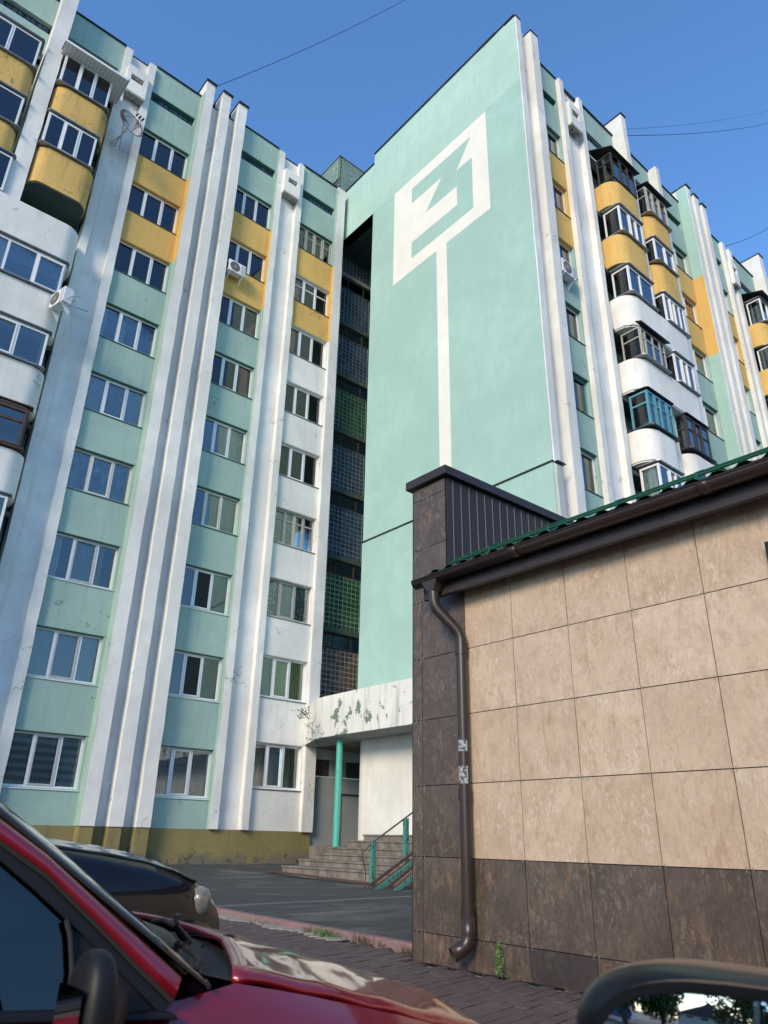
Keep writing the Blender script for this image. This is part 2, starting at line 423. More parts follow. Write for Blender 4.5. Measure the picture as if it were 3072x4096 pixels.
    def build(s, name, mats, parent=None, label=None, smooth=None, kind=None, bevel=0, solid=0, **tag):
        loc = wl(parent) if parent is not None else Vector((0, 0, 0))
        me = s.mesh(name, mats, loc, smooth)
        o = bpy.data.objects.new(name, me); COL.objects.link(o)
        if parent is not None: o.parent = parent
        props(o, label, tag.get('cat'), tag.get('group'), kind)
        if solid:
            md = o.modifiers.new('solid', 'SOLIDIFY'); md.thickness = solid; md.offset = 0
        if bevel:
            md = o.modifiers.new('bevel', 'BEVEL'); md.width = bevel; md.segments = 2; md.limit_method = 'ANGLE'
        return o
def wl(o):
    v = Vector((0, 0, 0))
    while o is not None: v += o.location; o = o.parent
    return v
def inst(me, name, loc, parent=None, rotz=0, label=None):
    o = bpy.data.objects.new(name, me); COL.objects.link(o)
    l = Vector(loc)
    if parent is not None: o.parent = parent; l = l - wl(parent)
    o.location = l; o.rotation_euler = (0, 0, rotz)
    if label: o['label'] = label
    return o
def lerp(a, b, t): return a + (b - a) * t

# ------------------------------------------------------------------ windows
WC = {}
def cached(key, fn):
    if key not in WC: WC[key] = fn()
    return WC[key]
def window(parent, loc, W_, H_, splits=(.34, .67), rotz=0, mat='pvc', sash=(1,), cur=('dark', 'dark', 'dark'), sill='flashing',
           transom=None, gl='glass', name='window', label=None, bar=.055, sash_mat=None, screen=()):
    """a window facing -Y in its own space: x along it, z up, y into the wall"""
    W_ = round(W_, 3); H_ = round(H_, 3)
    xs = [0] + [W_ * s for s in splits] + [W_]
    def frame():
        b = MB()
        b.box(0, bar, 0, .07, 0, H_); b.box(W_ - bar, W_, 0, .07, 0, H_)
        b.box(bar, W_ - bar, .001, .069, 0, bar); b.box(bar, W_ - bar, .001, .069, H_ - bar, H_)
        for x in xs[1:-1]: b.box(x - bar * .6, x + bar * .6, -.004, .072, bar, H_ - bar)
        if transom:
            for a, c in zip(xs, xs[1:]): b.box(a + bar * .7, c - bar * .7, .004, .066, transom * H_ - bar * .45, transom * H_ + bar * .45)
        return b.mesh('window', mat)
    o = inst(cached(('fr', W_, H_, tuple(splits), mat, transom, bar), frame), name, loc, parent, rotz, label)
    for i, (a, c) in enumerate(zip(xs, xs[1:])):
        x0 = a + bar * .6; x1 = c - bar * .6; w = round(x1 - x0, 3)
        z0 = bar; h = round(H_ - 2 * bar, 3)
        if i in sash:
            def sm():
                b = MB(); t = .042
                b.box(0, t, -.022, .05, 0, h); b.box(w - t, w, -.022, .05, 0, h)
                b.box(t, w - t, -.021, .049, 0, t); b.box(t, w - t, -.021, .049, h - t, h)
                return b.mesh('sash', sash_mat or mat)
            s_ = inst(cached(('sash', w, h, sash_mat or mat), sm), 'sash', (0, 0, 0), None); s_.parent = o; s_.location = (x0, 0, z0)
        def pm():
            b = MB(); b.box(0, w, .028, .034, 0, h)
            return b.mesh('pane', gl)
        p = inst(cached(('pane', w, h, gl), pm), 'pane', (0, 0, 0), None); p.parent = o; p.location = (x0, 0, z0)
        if i in screen:
            def scm():
                b = MB(); b.quad((0, -.004, 0), (w, -.004, 0), (w, -.004, h), (0, -.004, h)); return b.mesh('insect_screen', 'mesh_screen')
            p = inst(cached(('scr', w, h), scm), 'insect_screen', (0, 0, 0), None); p.parent = o; p.location = (x0, 0, z0)
        k = cur[i % len(cur)]
        if k and k != 'dark':
            c_ = inst(curtain_mesh(k, w, h), 'blind' if k in ('zebra', 'slats', 'roller') else 'curtain', (0, 0, 0), None); c_.parent = o; c_.location = (x0, 0, z0)
    if sill:
        d = .17
        def slm():
            b = MB()
            b.extrude([(-.03, -d, -.035), (W_ + .04, -d, -.035), (W_ + .04, .01, 0), (-.03, .01, 0)], (0, 0, -.018))
            return b.mesh('sill', sill)
        s_ = inst(cached(('sill', W_, sill), slm), 'sill', (0, 0, 0), None); s_.parent = o; s_.location = (0, 0, -.001)
    return o
def curtain_mesh(k, w, h):
    k0 = k; part = 1.0
    if ':' in k: k0, part = k.split(':'); part = float(part)
    def mk():
        b = MB()
        if k0 == 'zebra':
            n = 12
            for i in range(n):
                z = h * i / n; b.mi = 0 if i % 2 == 0 else 1
                b.quad((0, .10, z), (w, .10, z), (w, .10, z + h / n), (0, .10, z + h / n))
            return b.mesh('blind', ['curtain_white', 'curtain_grey'])
        if k0 == 'slats':
            n = 34
            for i in range(n):
                z = h * i / n
                b.quad((0, .08, z), (w, .08, z), (w, .10, z + h / n * .8), (0, .10, z + h / n * .8))
            return b.mesh('blind', 'curtain_white')
        if k0 == 'roller':
            b.quad((0, .09, h * (1 - part)), (w, .09, h * (1 - part)), (w, .09, h), (0, .09, h)); return b.mesh('blind', 'curtain_grey')
        if k0 == 'foil':
            n = 14
            rows = []
            for j in range(n + 1):
                rows.append([(w * i / n, .06 + .018 * math.sin(i * 1.7 + j * .9) + .01 * math.sin(j * 2.3 - i), h * j / n) for i in range(n + 1)])
            b.grid(rows); return b.mesh('foil_sheet', 'foil', smooth=60)
        mt_ = {'white': 'curtain_white', 'grey': 'curtain_grey', 'beige': 'curtain_beige', 'blue': 'curtain_blue', 'green': 'curtain_green',
               'lace': 'lace', 'aqua': 'curtain_aqua', 'yellow': 'interior_yellow'}[k0]
        n = max(8, int(w / .045)); rows = []
        x0, x1 = (0, w * part) if part > 0 else (w * (1 + part), w)
        for j in range(5):
            rows.append([(lerp(x0, x1, i / n), .12 + .022 * math.sin(i * 1.45 + j * .25) + .008 * math.sin(i * .7), h * j / 4) for i in range(n + 1)])
        b.grid(rows); return b.mesh('curtain', mt_, smooth=60)
    return cached(('cur', k, round(w, 2), round(h, 2)), mk)

# ------------------------------------------------------------------ the apartment block
B = thing('apartment_block', 'nine storey mint and white apartment block with a white mark painted on its gable', 'apartment building', (15, 16, -.75))
YW, YR = 21.2, 11.0            # wall planes of the two wings (both face -Y)
PL, PR = 21.05, 10.82          # faces of the shallow pilasters
GX, GY0, GY1 = 15.2, 10.80, 19.22   # gable plane, its near and far edge
ROOF = 28.25
WM = ['mint_stucco', 'white_stucco', 'yellow_stucco', 'reveal_green', 'flashing']

def col(sills, k): return sills[k]
SL1 = [1.08, 3.86, 6.66, 9.47, 12.25, 15.03, 17.86, 20.65, 23.45]
SL2 = [1.03, 3.87, 6.66, 9.50, 12.27, 15.05, 17.80, 20.60, 23.44]
SL3 = [1.42, 4.24, 6.98, 9.70, 12.40, 15.18, 17.93, 20.62, 23.50]
SR = [1.1, 3.9, 6.70, 9.54, 12.29, 15.10, 17.92, 20.72, 23.52]
WH = 1.36

blocks_made = [0]
bstuff = MB()
def bay(x0, x1, yw, sills, low, mode, wx0, wx1, splits, curs, seed, slot=True, plinth=.18):
    """wall of a window bay; spandrels between windows, jambs beside them, parapet and roof slot"""
    m = MB(); rr = random.Random(seed); d = .30
    n = len(sills)
    def colr(k):       # colour of the spandrel under window k
        if k in (8, 7): return 2
        return low
    z_prev = plinth
    for k in range(n):
        ci = colr(k)
        # spandrel from the top of the window below up to this sill
        m.box(x0, x1, yw, yw + d, z_prev, sills[k] - .005, ci)
        # jambs
        top = sills[k] + WH
        jc = 2 if k == 7 else (0 if k == 8 else low)
        m.box(x0, wx0, yw + .002, yw + d, sills[k] - .005, top, jc)
        m.box(wx1, x1, yw + .002, yw + d, sills[k] - .005, top, jc)
        # lintel soffit strip, darker paint in the reveal
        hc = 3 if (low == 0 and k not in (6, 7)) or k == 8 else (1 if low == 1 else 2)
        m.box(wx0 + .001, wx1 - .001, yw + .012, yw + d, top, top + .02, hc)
        z_prev = top + .015
    sz0, sz1 = 26.36, 26.86
    if slot:
        m.box(x0, x1, yw, yw + d, z_prev, sz0, 0)
        m.box(x0, wx0, yw, yw + d, sz0, sz1, 0); m.box(wx1 - .02, x1, yw, yw + d, sz0, sz1, 0)
        m.box(x0, x1, yw, yw + d, sz1, ROOF, 0)
        m.box(wx0, wx1 - .02, yw + .01, yw + d - .02, sz1 - .02, sz1 + .01, 3)
    else:
        m.box(x0, x1, yw, yw + d, z_prev, ROOF, 0)
    m.build('wall', WM, B)
    for k in range(n):
        cc = curs[k] if k < len(curs) else ('dark',)
        o = cc if isinstance(cc, dict) else dict(cur=cc)
        o = dict(o); o.setdefault('splits', splits)
        o.setdefault('sill', 'pvc' if (k < 3 and low != 1) else 'flashing')
        if 'sash' not in o: o['sash'] = (1,) if len(o['splits']) > 1 else (0,)
        window(B, (wx0, yw + .14, sills[k]), wx1 - wx0, WH, **o)
    if slot: slot_blocks(wx0 + .01, wx1 - .03, yw + .16, 26.37, 26.85)
def slot_blocks(x0, x1, y, z0, z1):
    bm = MB(); bm.box(x0 - .02, x1 + .02, y + .1, y + .16, z0 - .02, z1 + .02); bm.build('slot_backing', 'block_void', B)
    st = .2; nx = int((x1 - x0) / st); nz = 2
    w = (x1 - x0) / nx; h = (z1 - z0) / nz
    me = cached(('gb', round(w, 3), round(h, 3), 'block_blue'), lambda: gblock(w, h, 'block_blue'))
    for i in range(nx):
        for j in range(nz):
            if rnd.random() < .04: continue
            inst(me, 'glass_block', (x0 + i * w, y, z0 + j * h), B); blocks_made[0] += 1
def gblock(w, h, mat):
    b = MB(); g = .015
    b.box(g, w - g, 0, .09, g, h - g); me = b.mesh('glass_block', mat)
    return me
def pil(x0, x1, y0, y1, z0, z1, mats=('white_stucco',), name='pilaster', mi=0, cap=True, label=None):
    m = MB(); m.rough_column(x0, x1, y0, y1, z0, z1, mi)
    o = m.build(name, list(mats), B, label=label)
    if cap:
        c = MB(); c.box(x0 - .03, x1 + .04, y0 - .05, y1 + .05, z1, z1 + .05); c.build('cap_flashing', 'flashing', o)
    return o
def roofedge(x0, x1, y, z, d=.3):
    m = MB(); n = max(1, int((x1 - x0) / 1.1)); xs = [x0 + (x1 - x0) * i / n for i in range(n + 1)]
    for a, c in zip(xs, xs[1:]):
        j = rnd.uniform(-.012, .012); m.box(a, c - .004, y - .06 + j, y + d, z + j, z + .055 + j)
    m.build('roof_flashing', 'flashing', B)

# ---- left wing, from far left to the stairwell
cD = ('dark', 'dark', 'dark')
C1 = [dict(cur=('zebra', 'zebra', 'zebra'), sash_mat='pvc_grey'), dict(cur=('green', 'grey', 'white'), sash_mat='pvc_grey'),
      dict(cur=('white:.5', 'grey', 'beige:.4'), sash_mat='pvc_grey'), dict(cur=('foil',), mat='white_metal', transom=None), dict(cur=('white', 'grey', 'white')),
      ('white:.35', 'white:.4', 'dark'), ('dark', 'dark', 'white:-.3'), ('blue', 'blue', 'blue'), ('blue', 'blue', 'blue')]
C2 = [dict(cur=('slats',)), dict(cur=('dark', 'roller:.9', 'dark'), screen=(1,)), dict(cur=('dark', 'grey', 'green'), screen=(1,)),
      dict(cur=('white:.3', 'beige', 'beige'), mat='white_metal'), ('white:.5', 'dark', 'green:.6'), ('blue:.5', 'grey:.4', 'beige:.5'), ('blue', 'blue:.4', 'grey'),
      dict(cur=('white', 'green', 'white'), sash=(1,)), ('blue', 'blue:.6', 'white')]
C3 = [dict(cur=('beige', 'white:.95', 'beige')), dict(cur=('grey', 'yellow', 'yellow')), dict(cur=('lace', 'grey', 'lace'), mat='old_wood'),
      dict(cur=cD, mat='old_wood', transom=.72, splits=(.3, .5, .75), sash=(0, 2)), ('green', 'dark', 'green'), ('white:.4', 'dark', 'green'), ('grey', 'dark', 'beige:-.6'),
      dict(cur=('green', 'green', 'white'), transom=.66), dict(cur=cD, mat='old_wood', transom=.66, splits=(.25, .5, .75), sash=(0, 1, 2, 3), bar=.045)]
bay(5.38, 7.43, YW, SL1, 0, 'm', 5.40, 7.32, (.32, .69), C1, 1)
bay(9.30, 11.28, YW, SL2, 0, 'm', 9.33, 11.21, (.33, .66), C2, 2)
bay(12.56, 14.54, YW, SL3, 1, 'm', 12.66, 14.47, (.29, .65), C3, 3)
# pilaster pairs and the three deep ribs
for a, b_, c_, d_ in ((4.16, 4.42, 5.12, 5.40), (11.26, 11.53, 12.32, 12.58)):
    pil(a, b_, PL, YW + .3, .19, 28.1, cap=False); pil(c_, d_, PL, YW + .3, .19, 28.1, cap=False)
    m = MB(); m.rough_column(b_ - .01, c_ + .01, YW + .06, YW + .3, .19, 28.05, 0, j=.006); m.build('shaft_wall', ['white_stucco'], B)
pil(14.52, 14.95, PL, YW + .3, .17, 28.2, cap=False)
for i, (a, b_) in enumerate(((7.40, 7.79), (8.17, 8.555), (8.93, 9.33))):
    m = MB(); m.rough_column(a, b_, 20.8, YW + .3, .19, 28.85, 0)
    if i == 0:      # its side towards the windows carries the colour of the wall
        for z0, z1, q in ((.19, 19.25, 1), (19.25, 23.43, 2), (23.43, 28.2, 1)): m.box(a - .014, a + .002, 20.815, YW + .001, z0, z1, q)
    o = m.build('pilaster', ['white_stucco', 'mint_stucco', 'yellow_stucco'], B)
    c = MB(); c.box(a - .04, b_ + .05, 20.72, YW + .5, 28.85, 28.91); c.build('cap_flashing', 'flashing', o)
    m = MB(); m.rough_column(a + .01, b_ - .01, 20.83, YW, -.9, .185, 0); m.build('pilaster_foot', ['ochre_plinth'], B)
for a, b_ in ((7.79, 8.17), (8.555, 8.93)):
    m = MB(); m.rough_column(a - .01, b_ + .01, YW + .0, YW + .3, .19, 28.1, 0); m.build('shaft_wall', ['white_stucco'], B)
    m = MB(); m.box(a - .01, b_ + .01, YW - .02, YW + .3, 28.1, 28.16); m.build('roof_flashing', 'flashing', B)
for z0, z1 in ((0, 0),):
    m = MB()
    for x in (11.28, 14.54):  # painted return of the pilaster beside the window bay
        lo = 1 if x > 12 else 0
        for a, b_, q in ((.2, 19.25, lo), (19.25, 23.43, 2), (23.43, 28.1, 0)): m.box(x - .032, x - .018, PL + .012, YW + .001, a, b_, q)
    m.build('pilaster_return', ['mint_stucco', 'white_stucco', 'yellow_stucco'], B)
roofedge(2.1, 4.16, YW, ROOF); roofedge(5.40, 7.40, YW, ROOF); roofedge(9.33, 11.26, YW, ROOF); roofedge(12.58, 14.52, YW, ROOF)
roofedge(4.42, 5.12, YW + .1, 28.05, .2); roofedge(11.53, 12.32, YW + .1, 28.05, .2); roofedge(-6, 1.6, YW, ROOF)
# plinth
m = MB(); m.rough_column(-6, 14.95, YW - .03, YW + .3, -.95, .185, 0, step=.3); m.build('plinth', ['ochre_plinth'], B)
# ventilation boxes with brick at the foot of the opening
def vent(x0, x1, y, zb, zt, hz0, hz1, hx0, hx1, d=.3):
    m = MB(); t = y
    m.box(x0, x1, t, t + d, hz1, zt); m.box(x0, x1, t, t + d, zb, hz0)
    m.box(x0, hx0, t, t + d, hz0, hz1); m.box(hx1, x1, t, t + d, hz0, hz1)
    m.box(hx0, hx1, t + d - .03, t + d, hz0, hz1)
    o = m.build('vent_box', ['white_stucco'], B)
    n = 3; w = (hx1 - hx0) / n
    for i in range(n):
        b = MB(); b.box(hx0 + i * w + .006, hx0 + (i + 1) * w - .012, t + .05, t + d - .04, hz1 - .075, hz1 - .002); b.build('brick', 'grey_brick', o)
    n = 4; w = (x1 - x0) / n
    for i in range(n):
        for j in range(2):
            b = MB(); dd = .02 * rnd.random(); b.box(x0 + i * w + .006 + .5 * w * j * (i < n - 1), x0 + (i + 1) * w - .008, t + .012 + j * d * .5, t + (j + 1) * d * .5 - .01, zb - .07 - dd, zb - .002); b.build('brick', 'grey_brick', o)
vent(4.35, 5.16, 20.86, 25.75, 27.08, 26.36, 26.66, 4.50, 5.00)
vent(11.52, 12.33, 20.86, 25.7, 27.0, 26.3, 26.6, 11.70, 12.18)

# ---- rounded balconies
def round_plan(x0, x1, yf, yw, r, n=7, left=True, right=True):
    p = [(x0, yw)]
    if left:
        for i in range(n + 1):
            a = math.pi + math.pi / 2 * i / n; p.append((x0 + r + r * math.cos(a), yf + r + r * math.sin(a)))
    else: p.append((x0, yf))
    if right:
        for i in range(n + 1):
            a = 1.5 * math.pi + math.pi / 2 * i / n; p.append((x1 - r + r * math.cos(a), yf + r + r * math.sin(a)))
    else: p.append((x1, yf))
    p.append((x1, yw)); return p
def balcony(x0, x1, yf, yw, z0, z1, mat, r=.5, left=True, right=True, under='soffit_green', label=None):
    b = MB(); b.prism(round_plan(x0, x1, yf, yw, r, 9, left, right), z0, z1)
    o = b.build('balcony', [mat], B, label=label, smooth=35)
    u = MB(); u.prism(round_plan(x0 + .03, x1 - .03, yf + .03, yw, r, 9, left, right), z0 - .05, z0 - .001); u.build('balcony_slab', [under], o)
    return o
def tin(parent, x0, x1, yf, yw, z, c=.1, cham_l=True, cham_r=True, mat='tin', t=.035, drop=.06):
    """chamfered sheet-metal ledge"""
    p = [(x0, yw)] + ([(x0 + c * .4, yf + c), (x0 + c, yf)] if cham_l else [(x0, yf)]) + ([(x1 - c, yf), (x1 - c * .4, yf + c)] if cham_r else [(x1, yf)]) + [(x1, yw)]
    top = [(q[0], q[1]) for q in p]
    b = MB(); b.prism(p, z - drop, z - drop + t * .3 + .02, top=top)
    return b.build('tin_ledge', mat, parent)
def glazing(x0, x1, yf, yw, z0, z1, side, splits=(.33, .67), cur=cD, mat='pvc', lidmat='tin', sash=(1,), transom=None, side_ang=.0, inset=.10, lids=(1, 1), gl='glass', label=None, bar=.06):
    """boxy window set on a balcony: front window plus the -X (L) or +X (R) side window"""
    h = z1 - z0 - .06
    if h <= .2: return
    fx0 = x0 + inset * .2; fx1 = x1 - inset * .2
    window(B, (fx0, yf, z0 + .01), fx1 - fx0, h, splits=splits, mat=mat, sash=sash, cur=cur, sill=None, transom=transom, gl=gl, label=label, bar=bar)
    dl = yw - yf - .03
    # left side faces -X
    window(B, (x0 - side_ang * dl, yw - .02, z0 + .01), dl, h, splits=(), rotz=-math.pi / 2 + math.atan(side_ang * -1), mat=mat, sash=(), cur=(cur[0],), sill=None, gl=gl, bar=bar, transom=transom)
    window(B, (x1 + side_ang * 0, yf + .03, z0 + .01), dl, h, splits=(), rotz=math.pi / 2, mat=mat, sash=(), cur=(cur[-1],), sill=None, gl=gl, bar=bar, transom=transom)
    if lids[0]: tin(B, x0 - .10, x1 + .14, yf - .10, yw, z0 + .02, mat=lidmat, drop=.035)
    if lids[1]: tin(B, x0 - .10, x1 + .12, yf - .08, yw, z1 + .05, mat=lidmat, drop=.035)

YB = 20.30
# stack nearest the window column: open below the second yellow parapet
balcony(2.14, 4.02, YB, YW, 22.08, 23.40, 'yellow_balcony', .42)
balcony(2.14, 4.02, YB, YW, 18.98, 20.50, 'yellow_balcony', .42, label='lowest yellow balcony, its dark green underside showing')
glazing(2.18, 3.80, YB, 20.95, 20.55, 22.02, 'R', cur=cD)
glazing(2.18, 3.84, YB, 20.95, 23.47, 24.95, 'R', cur=cD, lids=(1, 0))
m = MB(); m.extrude([(2.0, 19.85, 24.93), (4.25, 19.85, 24.93), (4.25, 21.15, 25.32), (2.0, 21.15, 25.32)], (0, 0, .03)); rf = m.build('porch_roof', 'green_metal', B)
for i in range(17):
    x = 2.02 + i * .13; m = MB(); m.extrude([(x, 19.88, 24.90), (x + .122, 19.88, 24.90), (x + .122, 21.15, 24.90), (x, 21.15, 24.90)], (0, 0, .018)); m.build('soffit_slat', 'pvc', rf)
m = MB(); m.box(1.99, 4.26, 19.83, 19.87, 24.88, 24.98); m.box(4.23, 4.27, 19.83, 21.1, 24.88, 24.98); m.build('fascia', 'pvc', rf)
# neighbouring stack at the frame edge
balcony(-1.0, 1.50, YB, YW, 22.0, 23.32, 'yellow_balcony', .42); balcony(-1.0, 1.52, YB, YW, 19.45, 20.52, 'yellow_balcony', .42)
glazing(-.9, 1.40, YB, 20.95, 23.36, 24.78, 'R', splits=(.28, .62)); glazing(-.9, 1.42, YB, 20.95, 20.58, 21.95, 'R', splits=(.28, .62))
glazing(-.9, 1.60, YB, 20.95, 17.92, 19.40, 'R', splits=(.28, .62), cur=('white', 'white', 'blue'), lids=(0, 1))
# white bands right across both stacks, windows over them
WB = [(16.43, 17.88, 'b7'), (13.76, 15.08, 'b6'), (11.10, 12.42, 'b5'), (8.36, 9.66, 'b4'), (5.6, 6.68, 'b3'), (2.8, 3.9, 'b2'), (.0, 1.1, 'b1')]
for z0, z1, _ in WB: balcony(-6, 4.06, YB, YW, z0, z1, 'white_stucco', .55, left=False, under='white_stucco')
for k, (z0, z1) in enumerate(((15.12, 16.40), (12.46, 13.72), (9.72, 11.06), (6.74, 8.32), (3.95, 5.55), (1.15, 2.75))):
    if k == 2: glazing(1.0, 3.82, YB, 20.95, z0, z1, 'R', splits=(.3, .66), mat='brown_wood', lidmat='brown_wood', sash=(0, 1, 2), transom=.66, cur=('white', 'lace', 'dark'), bar=.08)
    else: glazing(.6, 3.82, YB, 20.95, z0, z1, 'R', splits=(.24, .48, .74), sash=(3,) if k == 0 else (2,), cur=(('dark',) * 4, ('dark',) * 4, (), ('white', 'dark', 'grey', 'dark'), ('dark',) * 4, ('dark',) * 4)[k])
    glazing(-5, .45, YB, 20.95, z0, z1, 'R', splits=(.24, .48, .74), lids=(0, 0))
# walls behind the balconies, upper part with roof slot
m = MB(); m.box(-6, 4.16, 21.75, 21.95, -.9, 25.3, 0); m.box(-6, 4.16, YW, YW + .3, 25.3, 26.36, 0); m.box(-6, 4.16, YW, YW + .3, 26.86, ROOF, 0)
m.box(4.06, 4.16, YW, YW + .3, 26.36, 26.86); m.build('wall', WM, B)
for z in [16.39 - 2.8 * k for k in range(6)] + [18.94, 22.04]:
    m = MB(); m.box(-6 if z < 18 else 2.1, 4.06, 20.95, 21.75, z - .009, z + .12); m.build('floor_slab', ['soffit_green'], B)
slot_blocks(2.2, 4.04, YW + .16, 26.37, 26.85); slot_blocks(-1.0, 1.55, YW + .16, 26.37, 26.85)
pil(1.61, 2.10, 20.42, YW + .8, 0, 30.2); pil(-3.2, -2.8, 20.42, YW + .8, 0, 30.2)
m = MB(); m.box(-6.2, -6, YW, 33, -.9, ROOF, 1); m.build('end_wall', WM, B)

# ---- gable tower
def gz(z): return z * 15.2 / 15.06
G = MB()
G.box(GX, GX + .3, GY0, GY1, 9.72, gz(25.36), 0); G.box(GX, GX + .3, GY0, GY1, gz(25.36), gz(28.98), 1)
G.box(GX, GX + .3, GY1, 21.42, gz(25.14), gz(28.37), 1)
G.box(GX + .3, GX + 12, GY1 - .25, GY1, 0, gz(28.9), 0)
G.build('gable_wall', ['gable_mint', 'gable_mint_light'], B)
G = MB(); G.box(GX - .03, GX + .3, GY0 - .01, GY1, 3.0, 9.70, 0); G.build('gable_wall', ['gable_mint'], B)
G = MB(); G.box(GX - .075, GX + .01, GY0 - .04, GY1 + .01, 9.695, 9.73); G.build('drip_flashing', 'flashing', B)
G = MB(); n = 9
for i in range(n):
    a = lerp(GY0, GY1, i / n); c = lerp(GY0, GY1, (i + 1) / n); j = rnd.uniform(-.02, .02)
    G.box(GX - .05 + j, GX + .3, a, c - .01, gz(28.98) + j * .3, gz(28.98) + .07 + j)
G.box(GX - .05, GX + .3, GY1 + .02, 21.4, gz(28.37), gz(28.37) + .06); G.build('roof_flashing', 'flashing', B)
# upper side return at the jog, flat stone cornice of the recess
m = MB(); m.box(GX, 19, GY1 + .0, 22.2, gz(25.14), gz(25.14) + .2); m.box(GX + .4, 19, GY1, 19.6, gz(25.14) - .12, gz(25.14)); m.box(GX + 1.0, 19, GY1, 21.9, gz(25.14) - .08, gz(25.14) - .001); m.build('recess_ceiling', ['soffit_green'], B)

# painted mark: white sheet with a cut-out, 4 mm proud of the wall
def mark():
    k = 15.2 / 15.06
    outer = [(17.59, 25.29), (12.38, 25.31), (12.385, 20.37), (14.575, 20.36), (14.575, 9.68), (15.115, 9.68), (15.115, 20.345), (17.61, 20.32)]
    hole = [(16.50, 24.68), (13.18, 24.68), (13.95, 23.55), (13.15, 23.54), (13.18, 21.02), (16.51, 20.97), (16.50, 21.78), (13.97, 21.80), (13.97, 22.75), (15.68, 22.74), (14.77, 23.89), (16.50, 23.89)]
    bm = bmesh.new(); es = []
    for L_ in (outer, hole):
        vs = [bm.verts.new((GX - .004 - 15, (y * k) - 16, z * k + .75)) for y, z in L_]
        for a, c in zip(vs, vs[1:] + vs[:1]): es.append(bm.edges.new((a, c)))
    bmesh.ops.triangle_fill(bm, use_beauty=True, use_dissolve=False, edges=es)
    # drop triangles that fill the cut-out
    def inside(p, poly):
        c = False; n = len(poly)
        for i in range(n):
            (x1, y1), (x2, y2) = poly[i], poly[i - 1]
            if (y1 > p[1]) != (y2 > p[1]) and p[0] < (x2 - x1) * (p[1] - y1) / (y2 - y1) + x1: c = not c
        return c
    hp = [(y * k - 16, z * k + .75) for y, z in hole]; op = [(y * k - 16, z * k + .75) for y, z in outer]
    kill = [f for f in bm.faces if inside((f.calc_center_median().y, f.calc_center_median().z), hp) or not inside((f.calc_center_median().y, f.calc_center_median().z), op)]
    bmesh.ops.delete(bm, geom=kill, context='FACES_ONLY')
    bmesh.ops.recalc_face_normals(bm, faces=bm.faces)
    me = bpy.data.meshes.new('painted_mark'); bm.to_mesh(me); bm.free(); me.materials.append(MATS['mark_white'])
    o = bpy.data.objects.new('painted_mark', me); COL.objects.link(o); o.parent = B
mark()
m = MB(); k = 15.2 / 15.06; m.quad((GX - .034, 15.115 * k, 4.0), (GX - .034, 14.575 * k, 4.0), (GX - .034, 14.575 * k, 9.68), (GX - .034, 15.115 * k, 9.68)); m.build('painted_mark', ['mark_white'], B)

# ---- stairwell of glass blocks behind the recess
SY = 22.0
sw = MB(); sw.box(GX - .2, 19.4, SY + .1, SY + .2, 2.5, 25.3); sw.build('stairwell_backing', 'block_void', B)
sw = MB(); sw.box(GX - .25, GX, YW + .29, SY + .2, -.2, 28); sw.build('stairwell_side', ['dark_concrete'], B)
beams = [24.30, 21.50, 18.70, 15.90, 13.12, 10.20, 7.28, 4.55]
m = MB(); m.box(GX, 19.4, SY - .1, SY + .1, 25.28, 25.75); m.build('beam', ['dark_concrete'], B)
sec = []
for i, zt in enumerate(beams):
    m = MB(); m.box(GX, 19.4, SY - .14, SY + .09, zt - .20, zt); m.build('beam', ['dark_green_beam' if i else 'concrete'], B)
for i, zt in enumerate(beams):
    top = 25.25 if i == 0 else beams[i - 1] - .2
    if i == 0: sec.append((zt, top, 'block_blue')); continue
    # casement strip under the beam above, then the blocks
    st = top - .60
    window(B, (GX, SY - .04, st), 2.9, .58, splits=(.29, .60), mat='dark_wood' if i % 2 else 'steel_rust', sash=(), cur=(('dark', 'dark', 'dark')), sill=None)
    sec.append((zt, st - .02, {3: 'block_green', 6: 'block_green', 7: 'block_brown'}.get(i, 'block_blue')))
stuffs = {}
order = sorted(sec, key=lambda q: q[0])
for zb, zt, mt_ in order:
    nz = max(1, round((zt - zb) / .2)); h = (zt - zb) / nz
    for c in range(10):
        for j in range(nz):
            x = GX + .02 + c * .205; z = zb + j * h
            if blocks_made[0] < 295:
                inst(cached(('gb2', round(h, 3), mt_), lambda: gblock(.205, h, mt_)), 'glass_block', (x, SY - .06, z), B); blocks_made[0] += 1
            else:
                s_ = stuffs.setdefault(mt_, MB()); g = .012; s_.box(x + g, x + .205 - g, SY - .06, SY + .03, z + g, z + h - g)
    m = MB(); m.box(GX, GX + 2.1, SY - .050, SY + .09, zb, zt); m.build('block_joint', 'block_mortar', B)
if stuffs:
    ks = list(stuffs); al = MB()
    for q, kx in enumerate(ks):
        s_ = stuffs[kx]; off = len(al.v); al.v += s_.v; al.f += [tuple(i + off for i in f) for f in s_.f]; al.m += [q] * len(s_.f)
    al.build('glass_block', ks, B, kind='stuff')

